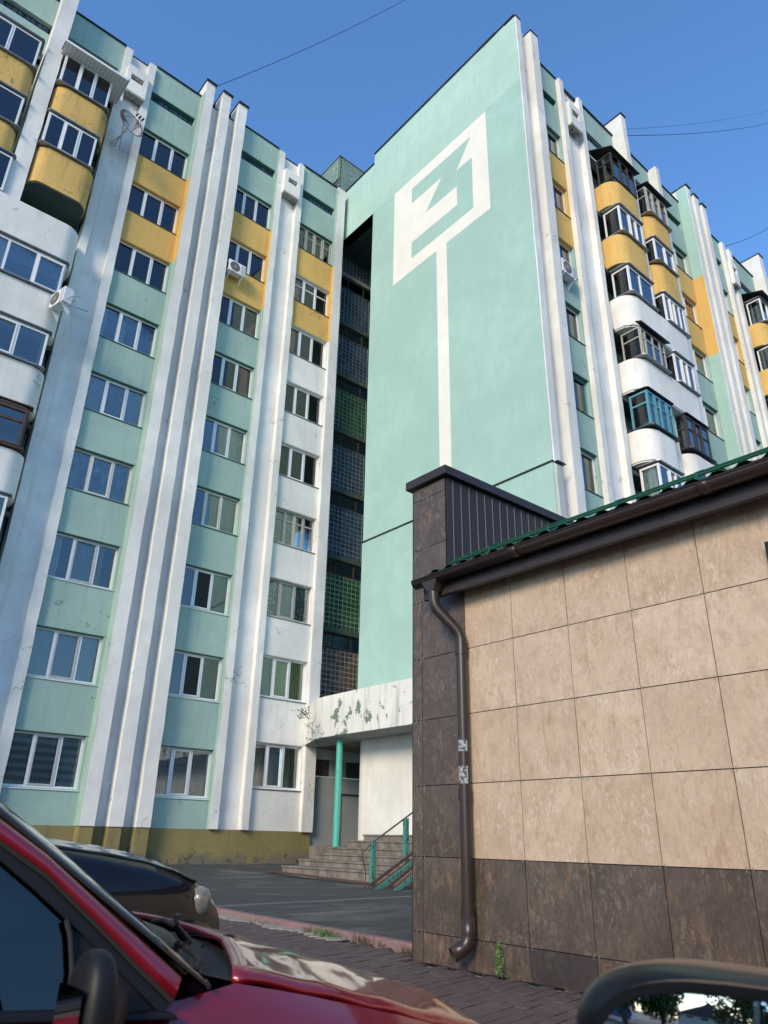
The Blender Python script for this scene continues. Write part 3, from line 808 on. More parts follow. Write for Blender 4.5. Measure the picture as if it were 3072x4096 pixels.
# ---- brick hut on the roof behind
def hut():
    x0, x1, y0, y1, zt = 14.9, 18.5, 21.62, 26.0, 31.0
    m = MB(); m.box(x0 + .03, x1, y0 + .03, y1, 27.8, zt - .03); h = m.build('roof_hut', ['mortar'], B, label='small hut of mint painted brick on the roof')
    me = {}
    def brk(w, d):
        b = MB(); b.box(0, w, 0, d, 0, .068); return cached(('brk', w, d), lambda: b.mesh('brick', 'painted_brick'))
    n = 0
    rows = int((zt - 28.2) / .08)
    for r in range(rows):
        z = zt - .075 - r * .08
        off = .13 * (r % 2)
        for i in range(7):            # face towards -Y
            x = x0 - .0 + i * .26 - off + .13
            if x < x0 + .001: x = x0 + .001
            inst(brk(.245, .06), 'brick', (x, y0 - .03 + rnd.uniform(-.006, .006), z), h); n += 1
        if n > 285: continue
        for i in range(9):            # face towards -X
            if n >= 298: break
            inst(brk(.06, .245), 'brick', (x0 - .03 + rnd.uniform(-.006, .006), y0 + .0 + i * .26 + off * .5, z), h); n += 1
    rest = MB()
    for r in range(rows):
        z = zt - .075 - r * .08; off = .13 * (r % 2)
        if z < 28.9:
            for i in range(9): rest.box(x0 - .03, x0 + .03, y0 + i * .26 + off * .5, y0 + i * .26 + off * .5 + .245, z, z + .068)
    rest.build('brick', 'painted_brick', h, kind='stuff')
    c = MB(); c.box(x0 - .06, x1, y0 - .06, y1, zt, zt + .06); c.build('cap_flashing', 'dark_concrete', h)
hut()

# ---- right wing
def X(r, y=PR): return r * y
pil(15.225, 15.50, 10.75, YR + .3, 0, 29.2, cap=False)
pil(15.98, 16.40, 10.66, YR + .3, 0, 29.0, cap=False)
m = MB(); m.rough_column(15.49, 15.99, YR + .02, YR + .3, 0, 29.15, 0); m.build('shaft_wall', ['white_stucco'], B)
m = MB(); m.rough_column(15.22, 15.49, 10.69, YR, 0, 9.6, 0); m.build('render_patch', ['rough_grey'], B)
m = MB(); m.box(15.19, 15.56, 10.62, 10.75, 9.66, 9.69); m.build('drip_flashing', 'flashing', B)
roofedge(15.2, 15.5, 10.79, 29.2, .5); roofedge(15.96, 16.42, 10.70, 29.0, .5)
D2 = ('dark', 'green')
RC = [('dark', 'green'), ('dark', 'dark'), ('dark', 'green'), ('white:.3', 'green'), dict(cur=('white:.4', 'green'), mat='blue_wood'), ('white:.5', 'green'), ('lace', 'green'),
      ('blue', 'beige:.6'), ('white', 'green')]
bay(16.40, 17.88, YR, SR, 0, 'm', 16.42, 17.80, (.5,), RC, 5)
pil(17.88, 18.14, PR, YR + .3, 0, 28.2, cap=False); pil(19.16, 19.42, PR, YR + .3, 0, 28.2, cap=False)
m = MB(); m.rough_column(18.13, 19.17, YR + .04, YR + .3, 0, 28.1, 0); m.build('shaft_wall', ['white_stucco'], B)
vent(18.2, 18.95, 10.68, 25.75, 27.0, 26.3, 26.65, 18.34, 18.80)
roofedge(16.4, 17.88, YR, ROOF); roofedge(18.1, 19.2, YR, 28.1); roofedge(19.42, 21.9, YR, ROOF); roofedge(22.2, 24.7, YR, ROOF)
pil(21.86, 22.18, 10.45, 11.9, 0, 29.15)
pil(24.7, 25.0, 10.6, YR + .3, 0, 28.3, cap=False)
bay(25.0, 27.35, YR, SR, 0, 'm', 25.5, 27.26, (.5,), [('dark', 'green'), D2, D2, D2, ('grey', 'green'), ('white:.3', 'green'), ('white:.4', 'beige'), ('dark', 'green'), ('dark', 'green')], 6)
for i, (a, b_) in enumerate(((27.4, 27.75), (28.1, 28.5), (28.85, 29.22))):
    m = MB(); m.rough_column(a, b_, 10.5, YR + .3, 0, 29.0 - .1 * i, 0)
    if i == 0:
        for z0, z1, q in ((0, 19.25, 1), (19.25, 23.5, 2), (23.5, 29.0, 1)): m.box(a - .014, a + .002, 10.52, YR + .001, z0, z1, q)
    o = m.build('pilaster', ['white_stucco', 'gable_mint', 'yellow_stucco'], B)
    c = MB(); c.box(a - .04, b_ + .05, 10.44, YR + .6, 29.0 - .1 * i, 29.06 - .1 * i); c.build('cap_flashing', 'flashing', o)
for a, b_ in ((27.75, 28.1), (28.5, 28.85)):
    m = MB(); m.rough_column(a - .01, b_ + .01, YR - .05, YR + .3, 0, 28.2, 0); m.build('shaft_wall', ['white_stucco'], B)
bay(29.22, 31.3, YR, SR, 0, 'm', 29.3, 31.2, (.5,), [D2] * 9, 7)
pil(31.3, 31.58, PR, YR + .3, 0, 28.2, cap=False); pil(32.02, 32.32, PR, YR + .3, 0, 28.2, cap=False)
m = MB(); m.rough_column(31.57, 32.03, YR + .04, YR + .3, 0, 28.1, 0); m.build('shaft_wall', ['white_stucco'], B)
vent(31.5, 32.1, 10.66, 25.6, 27.0, 26.3, 26.65, 31.62, 31.98)
roofedge(25.0, 27.4, YR, ROOF); roofedge(29.2, 31.3, YR, ROOF); roofedge(32.3, 35.1, YR, ROOF)
pil(35.1, 35.6, 10.45, 12.0, 0, 29.5)
m = MB(); m.box(35.6, 44, YR, YR + .3, 0, ROOF, 0); m.build('wall', WM, B); roofedge(35.6, 44, YR, ROOF)
# walls behind its balconies
for a, b_ in ((19.42, 21.9), (22.18, 24.7), (32.3, 35.1)):
    m = MB(); m.box(a, b_, 11.5, 11.7, 0, 25.4, 0); m.box(a, b_, YR, YR + .3, 25.4, 26.36, 0); m.box(a, b_, YR, YR + .3, 26.86, ROOF, 0)
    m.box(a, a + .08, YR, YR + .3, 26.36, 26.86); m.box(b_ - .08, b_, YR, YR + .3, 26.36, 26.86); m.build('wall', WM, B)
    m = MB(); m.box(a, b_, YR + .12, YR + .2, 26.3, 26.9); m.build('slot_backing', 'block_blue', B)
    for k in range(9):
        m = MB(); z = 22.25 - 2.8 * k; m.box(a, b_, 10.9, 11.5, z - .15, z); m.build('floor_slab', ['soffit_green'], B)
YQ = 10.15
# first stack
bx0, bx1 = 19.86, 21.42
balcony(19.72, 21.80, YQ, YR, 22.28, 23.50, 'yellow_stucco', .55)
balcony(19.72, 21.80, YQ, YR, 19.42, 20.80, 'yellow_stucco', .55)
glazing(bx0, bx1 + .1, YQ, 10.85, 23.62, 25.02, 'L', mat='dark_wood', splits=(.35, .7), transom=.7, lids=(0, 0), cur=('dark', 'dark', 'blue'), bar=.05)
m = MB(); m.extrude([(19.72, 10.0, 25.04), (21.75, 10.0, 25.04), (21.8, 10.95, 25.40), (19.5, 10.95, 25.40)], (0, 0, .04)); m.build('porch_roof', 'flashing', B)
glazing(bx0, bx1 + .05, YQ, 10.85, 20.86, 22.18, 'L', splits=(.4, .72), cur=('dark', 'white:.3', 'dark'))
glazing(bx0, bx1 + .1, YQ, 10.85, 18.00, 19.25, 'L', splits=(.45,), cur=('dark', 'blue'), sash=())
# second stack
balcony(22.28, 24.15, YQ, YR, 22.20, 23.45, 'yellow_stucco', .5); balcony(22.28, 24.15, YQ, YR, 19.40, 20.90, 'yellow_stucco', .5)
glazing(22.3, 23.9, YQ, 10.85, 23.50, 24.95, 'L', mat='old_wood', transom=.66, splits=(.3, .62), sash=(0, 1, 2), lids=(1, 0), cur=('lace', 'dark', 'white:.4'), bar=.05)
m = MB(); m.extrude([(22.25, 9.98, 24.98), (24.2, 9.98, 24.98), (24.2, 10.95, 25.22), (22.25, 10.95, 25.22)], (0, 0, .04)); m.build('porch_roof', 'flashing', B)
glazing(22.3, 23.75, YQ, 10.85, 20.96, 22.14, 'L', splits=(.5,), cur=('beige:.5', 'blue'))
glazing(22.3, 23.8, YQ, 10.85, 17.98, 19.34, 'L', splits=(.25, .5, .75), cur=('blue', 'blue', 'blue', 'dark'))
# joined white bands, then separate ones
balcony(19.70, 24.15, YQ, YR, 16.62, 17.93, 'white_stucco', .6, under='white_stucco'); balcony(19.70, 24.15, YQ, YR, 13.98, 15.20, 'white_stucco', .6, under='white_stucco')
balcony(19.70, 21.75, YQ, YR, 11.28, 12.42, 'white_stucco', .6, under='white_stucco'); balcony(22.28, 24.3, YQ, YR, 11.0, 12.42, 'white_stucco', .5, under='white_stucco')
for z0 in (8.5, 5.6, 2.8): balcony(19.70, 21.75, YQ, YR, z0, z0 + 1.15, 'white_stucco', .6, under='white_stucco'); balcony(22.28, 24.3, YQ, YR, z0, z0 + 1.15, 'white_stucco', .5, under='white_stucco')
glazing(19.9, 21.55, YQ - .05, 10.85, 15.24, 16.50, 'L', mat='old_wood', transom=.66, splits=(.2, .5, .8), sash=(0,), cur=('dark', 'dark', 'grey', 'beige'), lids=(1, 0), bar=.05)
m = MB(); m.extrude([(19.8, 9.93, 16.50), (21.7, 9.93, 16.50), (21.7, 10.16, 16.60), (19.8, 10.16, 16.60)], (0, 0, .04)); m.build('porch_roof', 'flashing', B)
glazing(22.3, 23.7, YQ, 10.85, 15.26, 16.56, 'L', splits=(.33, .66), cur=('blue', 'grey', 'blue'))
glazing(19.86, 21.45, YQ, 10.85, 12.50, 13.90, 'L', mat='blue_wood', transom=.66, splits=(.25, .5, .75), sash=(1, 3), cur=('lace', 'dark', 'lace', 'dark'), lidmat='flashing', bar=.07)
glazing(22.32, 23.95, YQ, 10.85, 12.55, 13.92, 'L', mat='dark_wood', transom=.62, splits=(.33, .66), cur=('dark', 'dark', 'white'), lidmat='flashing', bar=.07)
glazing(19.90, 21.40, YQ, 10.85, 9.72, 11.15, 'L', splits=(.4, .7), cur=('aqua', 'white:.3', 'dark'))
glazing(22.32, 23.9, YQ, 10.85, 9.72, 10.9, 'L', splits=(.4, .7))
# third stack at the frame edge
balcony(32.5, 34.9, YQ, YR, 22.2, 23.5, 'yellow_stucco', .6); balcony(32.5, 34.9, YQ, YR, 19.45, 20.8, 'yellow_stucco', .6)
for z in (16.7, 13.9, 11.1): balcony(32.5, 34.9, YQ, YR, z, z + 1.3, 'white_stucco', .6)
glazing(32.7, 34.6, YQ, 10.85, 23.55, 25.0, 'L', splits=(.35, .7)); glazing(32.7, 34.6, YQ, 10.85, 20.85, 22.15, 'L', splits=(.35, .7)); glazing(32.7, 34.6, YQ, 10.85, 18.05, 19.4, 'L', splits=(.35, .7))
m = MB(); m.extrude([(32.4, 9.85, 25.05), (34.9, 9.85, 25.05), (34.9, 11.1, 25.5), (32.4, 11.1, 25.5)], (0, 0, .04)); m.build('porch_roof', 'flashing', B)
# dark rooms: floors and a back wall inside so nothing shines through
m = MB(); m.box(-6, 15, 23.6, 23.8, -.9, 28, 0); m.box(-6, 15, YW + .31, 23.6, 25.9, 26.1, 0); m.box(-6, 22, 23.8, 33, 27.9, 28.0); m.box(-6, 15, YW + .31, 23.8, 27.85, 27.99)
for k in range(9): m.box(4.2, 15, YW + .31, 23.6, SL1[k] - .95, SL1[k] - .8)
for x in (4.9, 8.4, 12.0): m.box(x - .1, x + .1, YW + .31, 23.6, -.9, 27.8)
m.box(15.5, 44, 13.4, 13.6, 0, 28); m.box(15.5, 44, YR + .71, 24, 27.85, 27.99); m.box(43.8, 44, YR, 24, 0, 28)
for k in range(9): m.box(16.4, 35, YR + .31, 13.4, SR[k] - .95, SR[k] - .8)
for x in (19.3, 25.2, 28.3, 31.8): m.box(x - .1, x + .1, YR + .71, 13.4, 0, 27.8)
m.build('inner_wall', 'interior', B)

# ---- canopy, pillar, entrance corner
CX = 13.65
m = MB()
cz0, cz1 = 2.82, 4.05
pts = [(CX, 6.0), (CX - .03, 12.0), (CX - .05, 16.0), (CX, 19.0), (CX + .08, 19.42), (14.25, 20.6), (14.5, 21.19), (15.19, 21.19), (15.19, 6.0)]
m.prism(pts, cz0, cz1); cn = m.build('entrance_canopy', ['canopy_white'], B)
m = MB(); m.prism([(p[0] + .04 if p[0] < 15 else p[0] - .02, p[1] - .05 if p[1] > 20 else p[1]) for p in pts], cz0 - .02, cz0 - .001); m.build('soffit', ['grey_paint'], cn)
# lower wall with rounded corner
pl = [(14.78, 6.0), (14.78, 18.3)]
for i in range(1, 9):
    a = math.pi - math.pi / 2 * i / 8; pl.append((15.35 + .57 * math.cos(a), 18.3 + .57 * math.sin(a)))
pl += [(17.5, 18.9), (17.5, 6.0)]
m = MB(); m.prism(pl, -.9, cz0 - .02); m.build('lower_wall', ['white_stucco'], B, smooth=40)
# entrance wall under the stairwell, with door
m = MB(); m.box(14.94, 19.4, YW, YW + .3, 2.44, 4.4, 0); m.build('wall', ['rough_grey'], B)
m = MB(); m.box(14.96, 16.15, YW + .06, YW + .3, -.9, 1.9, 0); m.box(16.15, 19.4, YW + .06, YW + .3, 1.4, 1.9, 0); m.box(17.2, 19.4, YW + .06, YW + .3, -.9, 1.4, 0); m.build('wall', ['grey_paint'], B)
for i in range(4):
    m = MB(); a = 14.98 + i * .72; m.box(a + .01, a + .70, YW + .10, YW + .14, 1.91, 2.43); m.build('boarded_pane', 'plain_dark_tile' if i != 1 else 'grey_paint', B)
dr = MB(); dr.box(16.18, 17.18, YW + .09, YW + .15, -.22, 1.36); dr = dr.build('door', 'grey_paint', B)
m = MB(); m.box(16.14, 16.18, YW + .04, YW + .12, -.22, 1.4); m.box(16.18, 17.2, YW + .04, YW + .12, 1.36, 1.4); m.build('door_frame', 'dark_wood', dr)
m = MB(); m.box(15.0, 19.4, 18.9, SY + .1, 2.78, 2.82); m.box(14.96, 19.4, 18.6, YW + .2, -.9, -.22); m.build('landing', ['step_concrete'], B)
P_ = thing('canopy_pillar', 'round turquoise pillar on the steps holding up the white canopy', 'pillar', (14.06, 18.6, -.21))
m = MB(); m.tube([(14.06, 18.6, -.21), (14.06, 18.6, cz0 - .02)], .098, 24); m.build('shaft', 'teal_paint', P_, smooth=40)
m = MB(); m.tube([(14.06, 18.6, -.21), (14.06, 18.6, -.17)], .108, 24); m.build('base_ring', 'teal_paint', P_, smooth=40)
# white panel around lower entrance strip
m = MB(); m.rough_column(14.95, 15.02, YW - .005, YW + .3, .185, 4.3, 0); m.build('corner_strip', ['white_stucco'], B)

# ------------------------------------------------------------------ ground
def gh(x, y): return -.92 + .18 * min(1, max(0, (y - 17.5) / 3.4))
def kx(y): return 5.39 + (y - 5.86) * .0615
m = MB(); m.quad((-700, -700, -1.16), (900, -700, -1.16), (900, 900, -1.16), (-700, 900, -1.16)); m.build('ground', 'soil', kind='structure')
m = MB(); m.quad((-45, -60, -1.10), (2.35, -60, -1.10), (2.35, 40, -1.10), (-45, 40, -1.10)); m.build('road', 'asphalt', kind='structure')
rows = []
ys = [-6, 0, 5.0, 6, 8, 10, 12, 14, 16, 17.5, 18.5, 19.5, 20.5, 21.3]
m = MB()
for y in ys: rows.append([(kx(y) + .10 + (60 - kx(y)) * t, y, gh(0, y)) for t in (0, .03, .08, .15, .3, 1)])
m.grid(rows); m.build('courtyard', 'asphalt', kind='structure', smooth=60)
m = MB(); m.quad((-20, 12.5, -.925), (6.2, 12.5, -.925), (6.2, 21.3, -.74), (-20, 21.3, -.74)); m.build('courtyard', 'asphalt', kind='structure')
m = MB(); m.box(2.50, 5.36, -40, 5.4, -1.15, -.985); m.prism([(2.5, 5.4), (5.36, 5.4), (kx(13) - .0, 13), (2.5, 13)], -1.15, -.985)
PV = m.build('pavement', 'joint_sand', kind='structure')
# kerb stones between paving and road, and the pink kerb of the courtyard
for i in range(26):
    y = -12 + i * 1.0; m = MB(); m.box(2.36, 2.50, y, y + .99, -1.14, -.965); m.build('kerb_stone', 'concrete', PV, bevel=.01)
for i in range(14):
    y = 4.9 + i * 1.0 - .4; a, c = kx(y), kx(y + .99); dz = rnd.uniform(-.004, .004)
    m = MB(); m.prism([(a, y), (a + .12, y), (c + .12, y + .99), (c, y + .99)], -1.1, -.898 + dz); m.build('kerb_stone', 'kerb_pink', PV, bevel=.012)
# pavers, laid at an angle to the wall
ca, sa = math.cos(R(12)), math.sin(R(12)); cand = []
for i in range(-20, 40):
    for j in range(-10, 140):
        u = i * .205 + (.1025 if j % 2 else 0); v = j * .105
        x = 2.0 + u * ca - v * sa; y = 1.0 + u * sa + v * ca
        if not (2.62 < x and 1.6 < y < 12.4): continue
        lim = kx(y) - .10 if y > 5.55 else 4.98
        if x > lim: continue
        p = Vector((x, y, -.962)); w = CF.dot(p)
        px = 1536 + FPX * CR.dot(p) / w; py = 2048 + FPX * CD.dot(p) / w
        vis = 700 < px < 2500 and py < 4130 and py > 3560 and py < 3720 + (px - 850) * .34 + 260
        hid = py > 3700 + (px - 750) * .25 + 40
        cand.append((0 if (vis and not hid) else 1, w, x, y))
cand.sort(); me = None
b = MB(); b.box(-.0985, .0985, -.0485, .0485, -.05, 0); pm = b.mesh('paver', 'paver')
st = MB()
for k, (vv, w, x, y) in enumerate(cand):
    dz = rnd.uniform(-.003, .003)
    if k < 298:
        o = inst(pm, 'paver', (x, y, -.960 + dz), PV, R(12) + rnd.uniform(-.01, .01)); o.rotation_euler.x = rnd.uniform(-.006, .006)
    else:
        q = [(-.0985, -.0485), (.0985, -.0485), (.0985, .0485), (-.0985, .0485)]
        st.prism([(x + a * ca - c * sa, y + a * sa + c * ca) for a, c in q], -1.0, -.960 + dz)
st.build('paver', 'paver', PV, kind='stuff')
# drifted sand along the kerb, seam in the asphalt
m = MB(); pts = []; n = 46
for i in range(n):
    y = 6.9 + i * .085; pts.append((kx(y) - .13 - (.10 if i % 2 else .0) - .05 * math.sin(i * .5), y))
back = [(kx(6.9 + i * .085) + .001, 6.9 + i * .085) for i in reversed(range(n))]
m.prism(pts + back, -.962, -.951); m.build('sand_drift', 'sand', kind='structure')
m = MB(); p0 = onZ(1040, 3617, -.915); p1 = onZ(1700, 3583, -.915); d = (p1 - p0); n = 22; path = []
for i in range(-12, n + 2):
    q = p0 + d * (i / n); path.append((q.x, q.y + rnd.uniform(-.012, .012), -.918))
m.tube(path, .016, 6); m.build('asphalt_seam', 'asphalt_light', kind='structure')
m = MB(); p0 = onZ(1130, 3660, -.915); p1 = onZ(1480, 3640, -.915); path = [tuple(p0.lerp(p1, i / 8) + Vector((0, rnd.uniform(-.03, .03), -.006))) for i in range(9)]
m.tube(path, .010, 5); m.build('asphalt_seam', 'asphalt_light', kind='structure')

# dry leaves and grit blown over the yard
m = MB()
for _ in range(420):
    if rnd.random() < .5: x, y = rnd.uniform(5.6, 12.5), rnd.uniform(6, 20.5); z = gh(x, y) + .006
    elif rnd.random() < .5: y = rnd.uniform(5.6, 12); x = kx(y) - abs(rnd.gauss(0, .35)) - .02; z = -.953
    else: y = rnd.uniform(2.5, 5.5); x = 5.03 - abs(rnd.gauss(0, .25)); z = -.953
    a = rnd.uniform(0, 6.28); s_ = rnd.uniform(.008, .026); c, d = math.cos(a) * s_, math.sin(a) * s_
    m.extrude([(x - c, y - d, z), (x + d * .5, y - c * .5, z + .003), (x + c, y + d, z + .004), (x - d * .5, y + c * .5, z)], (0, 0, .0012))
props(m.build('leaf_litter', 'leaf_dry', kind='stuff'), 'dry leaves and grit scattered over the asphalt and paving', 'litter')

# ------------------------------------------------------------------ the shop in the foreground
SX = 5.05
SH = thing('shop_building', 'low shop clad in large tan and dark brown tiles under a brown gutter', 'shop', (SX + 1, 2, -.96))
m = MB(); m.box(SX + .012, 12, -6, 5.49, -1.1, 2.30); m.box(SX + .012, 12, 5.005, 5.49, 2.30, 3.58); m.build('wall', 'black_plastic', SH)
zr = [-.965, -.735, -.135, .466, 1.067, 1.668, 2.268, 2.30]
yc = [4.76 - .595 * i for i in range(0, 19)]; yc[1:] = [4.178 - .598 * i for i in range(0, 18)]
g = .0035
def tile(y0, y1, z0, z1, mat, x=SX, t=.010):
    w, h = round(y1 - y0 - 2 * g, 3), round(z1 - z0 - 2 * g, 3)
    def mk():
        b = MB(); b.box(0, t, 0, w, 0, h); return b.mesh('tile', mat)
    inst(cached(('tile', w, h, mat), mk), 'tile', (x + rnd.uniform(-.0012, .0012), y0 + g, z0 + g), SH)
for r in range(len(zr) - 1):
    for a, c in zip(yc, yc[1:]):
        mt_ = 'dark_tile' if r < 2 else 'tan_tile'
        if r == 0 and abs(a - 4.178) < .01: mt_ = 'plain_dark_tile'
        tile(c, a, zr[r], zr[r + 1], mt_)
for r, (z0, z1) in enumerate(zip(zr[:-1], zr[1:-1])):
    tile(4.76, 5.36, z0, z1, 'dark_tile'); tile(5.36, 5.50, z0, z1, 'dark_tile')
for z0, z1 in ((2.268, 2.856), (2.856, 3.44), (3.44, 3.59)): tile(5.0, 5.50, z0, z1, 'dark_tile')
m = MB(); m.box(SX - .004, SX + .012, 5.497, 5.503, -.96, 3.58); m.build('corner_trim', 'brown_metal', SH)
for z0, z1 in zip(zr[:-1], zr[1:]):   # side of the building away from the camera
    for i in range(11):
        w = .6
        b = cached(('stile', round(z1 - z0, 3)), lambda: MB().box(0, w - 2 * g, 0, .010, 0, z1 - z0 - 2 * g).mesh('tile', 'dark_tile'))
        inst(b, 'tile', (SX + .02 + i * w, 5.49, z0 + g), SH)
m = MB()   # metal clips holding the tiles
def clip(y, z):
    for s in (-1, 1):
        m.tube([(SX - .003, y + s * .022, z - .016), (SX - .003, y + s * .022, z + .016)], .0028, 6)
for z in zr[1:-1]:
    for y in yc[:14]:
        if y < 4.7: clip(y, z)
    clip(5.36, z); m.tube([(SX - .003, 5.44, z - .014), (SX - .003, 5.44, z + .014)], .0028, 6)
for z in (2.856, 3.44): clip(5.30, z)
m.build('tile_clip', 'tin', SH, kind='stuff')
# parapet: ribbed sheet and cap
m = MB(); m.box(SX + .02, 12, 4.985, 5.0, 2.2, 3.59)
pr = m.build('ribbed_sheet', 'brown_metal', SH)
for i in range(54):
    x = SX + .10 + i * .127; m = MB(); m.extrude([(x, 4.986, 2.2), (x + .006, 4.977, 2.2), (x + .022, 4.977, 2.2), (x + .028, 4.986, 2.2)], (0, 0, 1.389)); m.build('rib', 'brown_metal', pr)
m = MB(); m.box(SX - .06, 12, 4.93, 5.56, 3.60, 3.70); m.build('parapet_cap', 'brown_metal', SH, bevel=.004)
# roof sheets of green profiled metal
def prof(y):
    t = ((y + 50) % .19) / .19
    return .0 if t < .42 else (.026 * (t - .42) / .12 if t < .54 else (.026 if t < .88 else .026 * (1 - (t - .88) / .12)))
yy = [4.98 - i * .019 for i in range(0, 480)]
for s0 in range(0, 479, 60):
    seg = yy[s0:min(s0 + 61, len(yy))]; m = MB(); sl = .10
    m.grid([[(x, y, 2.392 + (x - 4.74) * sl + prof(y) + .006 * (s0 // 60 % 2)) for y in seg] for x in (4.74, 5.2, 7.0, 9.5)])
    m.build('roof_sheet', 'green_metal', SH, solid=.004)
print('zz', onX(2600, 1968, 5.0).z, onX(2782, 1900, 5.0).z)
m = MB(); q0 = onX(2380, 2048, 5.0); q1 = onX(2600, 1968, 5.0); q2 = onX(2782, 1900, 5.0); zz = (q1.z + q2.z) / 2
m.tube([(5.0, 4.9, zz - .01), (5.0, -4, zz + .0)], .011, 10); m.tube([(5.10, 4.9, zz + .06), (5.10, -4, zz + .07)], .011, 8)
for i in range(13):
    y = 4.35 - i * .70; m.extrude([(4.985, y, zz - .09), (5.13, y, zz - .05), (5.12, y, zz + .09), (4.985, y, zz + .02)], (0, .02, 0))
m.build('snow_guard', 'green_metal', SH, smooth=40)
# fascia, soffit, gutter
m = MB(); m.box(4.845, 4.86, -6, 5.12, 2.19, 2.42); m.box(4.845, 4.90, -6, 5.12, 2.183, 2.19); m.box(4.86, 5.05, -6, 4.98, 2.30, 2.31)
m.build('fascia', 'brown_metal', SH)
for i in range(9):
    y = 4.3 - i * .9; m = MB(); m.tube([(4.838, y, 2.245), (4.846, y, 2.245)], .006, 8); m.build('screw', 'flashing', SH)
m = MB(); rowsg = []
for y in (5.14, 2.5, 0, -3, -6):
    rowsg.append([(4.765 + .066 * math.cos(a), y, 2.352 + .066 * math.sin(a)) for a in [math.pi * (1 + k / 12) for k in range(13)]])
m.grid(rowsg)
gt = m.build('gutter', 'brown_pipe', SH, smooth=40, solid=.004)
m = MB(); m.tube([(4.697, 5.14, 2.355), (4.697, -6, 2.355)], .008, 8); m.build('gutter_lip', 'brown_pipe', gt, smooth=40)
m = MB(); m.prism([(4.765 + .068 * math.cos(a), 2.352 + .068 * math.sin(a)) for a in [math.pi * (1 + k / 12) for k in range(13)]], 5.136, 5.146)
m.v = [(v[0], v[2], v[1]) for v in m.v]; m.build('end_cap', 'brown_pipe', gt)
for i in range(4):
    y = 3.9 - i * 1.75; m = MB(); m.grid([[(4.765 + .072 * math.cos(a), yy_, 2.352 + .072 * math.sin(a)) for a in [math.pi * (1 + k / 12) for k in range(13)]] for yy_ in (y, y - .09)]); m.build('gutter_joint', 'brown_pipe', gt, smooth=40, solid=.004)
# downpipe
DP = []
def cv(pts, n=7):
    """round the corners of a path"""
    out = [Vector(pts[0])]
    for a, b_, c_ in zip(pts, pts[1:], pts[2:]):
        a, b_, c_ = Vector(a), Vector(b_), Vector(c_); r = .075
        p = b_ + (a - b_).normalized() * min(r, (a - b_).length * .45); q = b_ + (c_ - b_).normalized() * min(r, (c_ - b_).length * .45)
        for i in range(n + 1):
            t = i / n; out.append(p * (1 - t) ** 2 + b_ * 2 * t * (1 - t) + q * t * t)
    out.append(Vector(pts[-1])); return out
px_, py_ = 4.965, 4.735
m = MB(); m.extrude([(4.71, 4.99, 2.31), (4.83, 4.99, 2.31), (4.83, 4.81, 2.31), (4.71, 4.81, 2.31)], (0, 0, .02))
f0 = [(4.705, 5.0, 2.31), (4.845, 5.0, 2.31), (4.845, 4.80, 2.31), (4.705, 4.80, 2.31)]; f1 = [(4.72, 4.95, 2.21), (4.82, 4.95, 2.21), (4.82, 4.85, 2.21), (4.72, 4.85, 2.21)]
m.grid([f0, f1], close=True)
dp = m.build('downpipe_funnel', 'brown_pipe', SH, smooth=30)
m = MB(); m.tube(cv([(4.77, 4.90, 2.215), (4.78, 4.90, 2.06), (px_, py_, 1.79), (px_, py_, 1.60)]), .053, 20, cap=False); m.build('downpipe_elbow', 'brown_pipe', SH, smooth=40)
m = MB(); m.tube([(px_, py_, 1.66), (px_, py_, -.62)], .0505, 20); d_ = m.build('downpipe', 'brown_pipe', SH, smooth=40)
for z, h in ((1.70, .10), (.42, .10), (-.50, .11)):
    m = MB(); m.tube([(px_, py_, z), (px_, py_, z - .012), (px_, py_, z - .013), (px_, py_, z - h + .013), (px_, py_, z - h + .012), (px_, py_, z - h)], [.056, .056, .054, .054, .056, .056], 20)
    m.box(px_ - .02, SX + .01, py_ + .045, py_ + .066, z - h, z); m.build('pipe_bracket', 'brown_pipe', d_, smooth=40)
m = MB(); m.tube(cv([(px_, py_, -.56), (px_, py_, -.76), (4.84, 4.80, -.835)]), .056, 20, cap=False); m.build('outlet_elbow', 'brown_pipe', SH, smooth=40, solid=.004)
for (ya, yb, r_) in ((2958, 3003, .0512), (3062, 3133, .0514)):
    za, zb = onX(1850, ya, px_ - .05).z, onX(1850, yb, px_ - .05).z
    m = MB(); rows_ = []
    n = 14
    for z in [lerp(zb, za, i / 8) for i in range(9)]:
        rows_.append([(px_ + r_ * math.cos(a), py_ + r_ * math.sin(a), z) for a in [R(60 + 200 * k / n) for k in range(n + 1)]])
    m.grid(rows_); m.build('torn_notice', 'torn_paper', d_, smooth=60)
LP = thing('wall_lamp', 'black box lamp on the tan tiled wall at the right edge', 'lamp', (SX - .03, 1.80, 1.75))
m = MB(); m.box(SX - .08, SX, 1.66, 1.875, 1.64, 1.90); m.build('housing', 'black_plastic', LP, bevel=.006)
m = MB(); m.box(SX - .092, SX - .08, 1.68, 1.855, 1.66, 1.80); m.build('cover', 'flashing', LP)

# ------------------------------------------------------------------ stairs with rail and ramp
ST = thing('entrance_stairs', 'broad worn concrete steps rising to the entrance beside the turquoise pillar', 'stairs', (12.2, 16, -.87))
